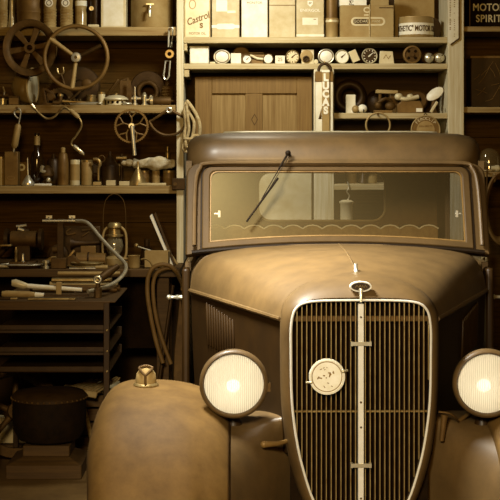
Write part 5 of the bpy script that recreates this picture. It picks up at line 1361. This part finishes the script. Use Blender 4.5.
for i in range(5):
    a, b = 13 + i * 1.3 - (i % 2) * 1.2, 30 + i * 1.6
    cc.tube([(a * k * math.cos(u) + (2 + i) * k, -.012 * i + .02, (b * k) * math.sin(u) - 32 * k) for u in [2 * PI * j / 36 for j in range(36)]], .0085, 8, closed=True)
obj('loops', cc, M_rubber, t)
obj('tie', MB().ring(.022, .006, (-3 * k, 0, -2 * k), 'X', 16, 8), M_rope, t)
t = thing('frayed_rope', 'tangled frayed rope end hanging beside the cab door', 'rope', (X(477, 8.04), 8.04, Z(247, 8.04)))
k = 8.12 / F; rp = MB(); random.seed(21)
for s_ in range(5):
    pts = []; x_ = 0
    for i in range(9):
        x_ = random.uniform(-3.2, 3.2); pts.append((x_ * k + .04, random.uniform(-.03, .03), -i * 6.5 * k))
    rp.tube(pts, .006, 6, smooth=3)
obj('strands', rp, M_rope, t)
obj('hook', MB().tube([(.04, 0, 0), (.055, 0, .2), (.06, 0, .47), (.06, .18, .462)], .004, 6), M_iron, t)

# ================================================================== loose ironwork filling the middle shelf and the bench
z = zL2
t = thing('gear_quadrant', 'dark toothed gear quadrant propped between spoked wheel and steering wheel', 'gear', at(60, z, 8.4))
q = [(.10 * math.cos(a), .01 + .10 * math.sin(a) * (1.03 if i % 2 else .96)) for i, a in enumerate([PI * j / 40 for j in range(41)])] + [(.072 * math.cos(a), .01 + .072 * math.sin(a)) for a in [PI * j / 40 for j in range(40, -1, -1)]]
obj('rim', MB().prism(q, -.008, .008), M_iron, t)
obj('arm', MB().cbox((0, 0, .045), (.02, .014, .085)), M_iron, t)
obj('foot', MB().box(-.1, .1, -.02, .02, 0, .008), M_iron, t)
t = thing('coil_spring', 'short steel coil spring lying on the middle shelf before the brake drum', 'spring', at(73, z, 8.33))
obj('coil', MB().tube([(-.06 + .12 * i / 90, .017 * math.cos(i * .42), .021 + .017 * math.sin(i * .42)) for i in range(91)], .0032, 6), M_steel, t)
t = thing('pipe_elbow', 'dull cast pipe elbow beside the iron bracket on middle shelf', 'pipe elbow', at(58, z, 8.24))
obj('elbow', MB().tube([(-.03, 0, .014), (0, 0, .014), (.014, 0, .026), (.014, 0, .055)], .0125, 12, smooth=4), M_iron, t)
obj('collar', MB().lathe([(.009, 0), (.018, 0), (.018, .014), (.009, .014), (.009, 0)], (.014, 0, .052), 'Z', 16), M_steel, t)
t = thing('forked_lever', 'thin forked steel lever leaning towards steering wheel hub from behind', 'lever', at(68, z, 8.45))
obj('shaft', MB().tube([(.02, 0, .004), (-.02, .01, .12), (-.045, .02, .2)], [.009, .007, .007], 8), M_iron, t)
obj('fork', MB().tube([(-.07, .02, .235), (-.062, .02, .205), (-.045, .02, .198), (-.03, .02, .212), (-.032, .02, .24)], .006, 8, smooth=3), M_steel, t)
t = thing('hinge_plate', 'rusty strap hinge standing beside the angle iron strut', 'hinge', at(129, z, 8.33))
obj('strap', MB().prism([(-.02, 0), (.02, 0), (.012, .15), (-.004, .16)], -.004, .004), M_iron, t)
obj('knuckle', MB().cyl((-.022, -.006, .006), (.022, -.006, .006), .007, seg=10), M_steel, t)
t = thing('shackle', 'bright bent shackle lying in front of the wheel bearing', 'shackle', at(126.5, z, 8.23))
obj('bow', MB().tube([(-.022, .01, .008), (-.026, -.008, .008), (0, -.022, .008), (.026, -.008, .008), (.022, .01, .008)], .006, 8, smooth=4), M_steelb, t)
obj('pin', MB().cyl((-.03, .01, .008), (.03, .01, .008), .005, seg=8), M_steel, t)
t = thing('flat_lever', 'long flat iron lever with an eye lying beneath the steering wheel', 'lever', at(84, z, 8.235))
obj('bar', MB().tube([(-.085, .01, .006), (.085, -.005, .009)], [.007, .009], 8), M_steelb, t)
obj('eye', MB().ring(.013, .005, (.095, -.006, .01), 'Z', 18, 8), M_steelb, t)
t = thing('small_piston', 'small dull piston standing on the middle shelf under steering wheel', 'piston', at(91, z, 8.44))
obj('crown', MB().lathe([(.030, 0), (.032, .004), (.032, .05), (.030, .052), (.030, .056), (.032, .058), (.032, .068), (0, .072)], seg=24), M_steel, t)
t = thing('slanted_rod', 'thin iron rod slanting against back boards over the perforated cap', 'rod', at(113, z, 8.54))
obj('rod', MB().cyl((-.07, 0, .02), (.03, .05, .17), .006, .008, 10), M_tin3, t)
obj('foot', MB().lathe([(0, 0), (.016, 0), (.016, .02), (0, .024)], (-.07, 0, 0), 'Z', 12), M_iron, t)
z = zL3
t = thing('dark_canister', 'dark round canister at the back between black bottle and slim bottle', 'canister', at(53.5, z, 8.5))
obj('body', MB().lathe([(0, 0), (.04, 0), (.042, .01), (.042, .14), (.03, .16), (.012, .165), (.012, .19), (0, .19)], seg=24), M_tind, t)
t = thing('brace_block', 'dark worn leather pouch at the back behind the tan can', 'pouch', at(92, z, 8.5))
obj('pouch', MB().sphere((0, 0, .07), .07, (.9, .6, 1), 18, 12), M_irond, t)
obj('flap', MB().box(-.05, .05, -.046, -.04, .07, .12), M_leather, t, bevel=.004)
z = zB
t = thing('box_spanner', 'bright box spanner lying across the bench front edge', 'spanner', atb(12, 7.82))
obj('tube', MB().lathe([(.008, -.09), (.012, -.09), (.012, .09), (.008, .09), (.008, -.09)], (0, 0, .013), 'X', 12), M_steelb, t)
t = thing('coupling', 'small bright pipe coupling beside the clamp stand base', 'pipe fitting', atb(46, 7.82))
obj('body', MB().lathe([(0, 0), (.018, 0), (.018, .012), (.012, .014), (.012, .03), (.02, .032), (.02, .046), (0, .046)], seg=16), M_brass, t)
t = thing('bench_file', 'flat bright file lying on the bench before the stacked dishes', 'file', atb(85, 7.80))
obj('blade', MB().box(-.09, .06, -.008, .008, 0, .006), M_steelb, t, bevel=.001)
obj('tang', MB().cyl((.06, 0, .008), (.13, 0, .010), .009, .012, 10), M_wood, t)

o = solo('added_pale_board', MB().box(X(225, 8.2), X(311.5, 8.2), -.012, .012, 0, Z(152, 8.2)), M_tin, 'large pale board added to brighten the view through the cab windows, against the cupboard door', 'board', (0, 8.22, 0.0015), bevel=.002)  # added board, its pale colour stands in for brightness behind the cab

for o in COL.objects:
    if o.parent is None and 'group' not in o:
        b = o.name.split('.')[0]
        if b == 'oil_tin' and X(184, YI) < o.location.x < X(325, YI): o['group'] = 'oil tins on the top pale shelf'
        elif b == 'dial_gauge': o['group'] = 'dials on the second pale shelf'
        elif b == 'lamp_lens': o['group'] = 'lamp glasses on the second pale shelf'
        elif b == 'oil_bottle': o['group'] = 'ribbed oil bottles on the top shelf'
        elif b == 'side_lamp': o['group'] = 'small lamps on the second pale shelf'
        elif b == 'metal_dish': o['group'] = 'stacked dishes on the workbench'
        elif b == 'shelving_unit': o['group'] = 'shelving along the back wall'
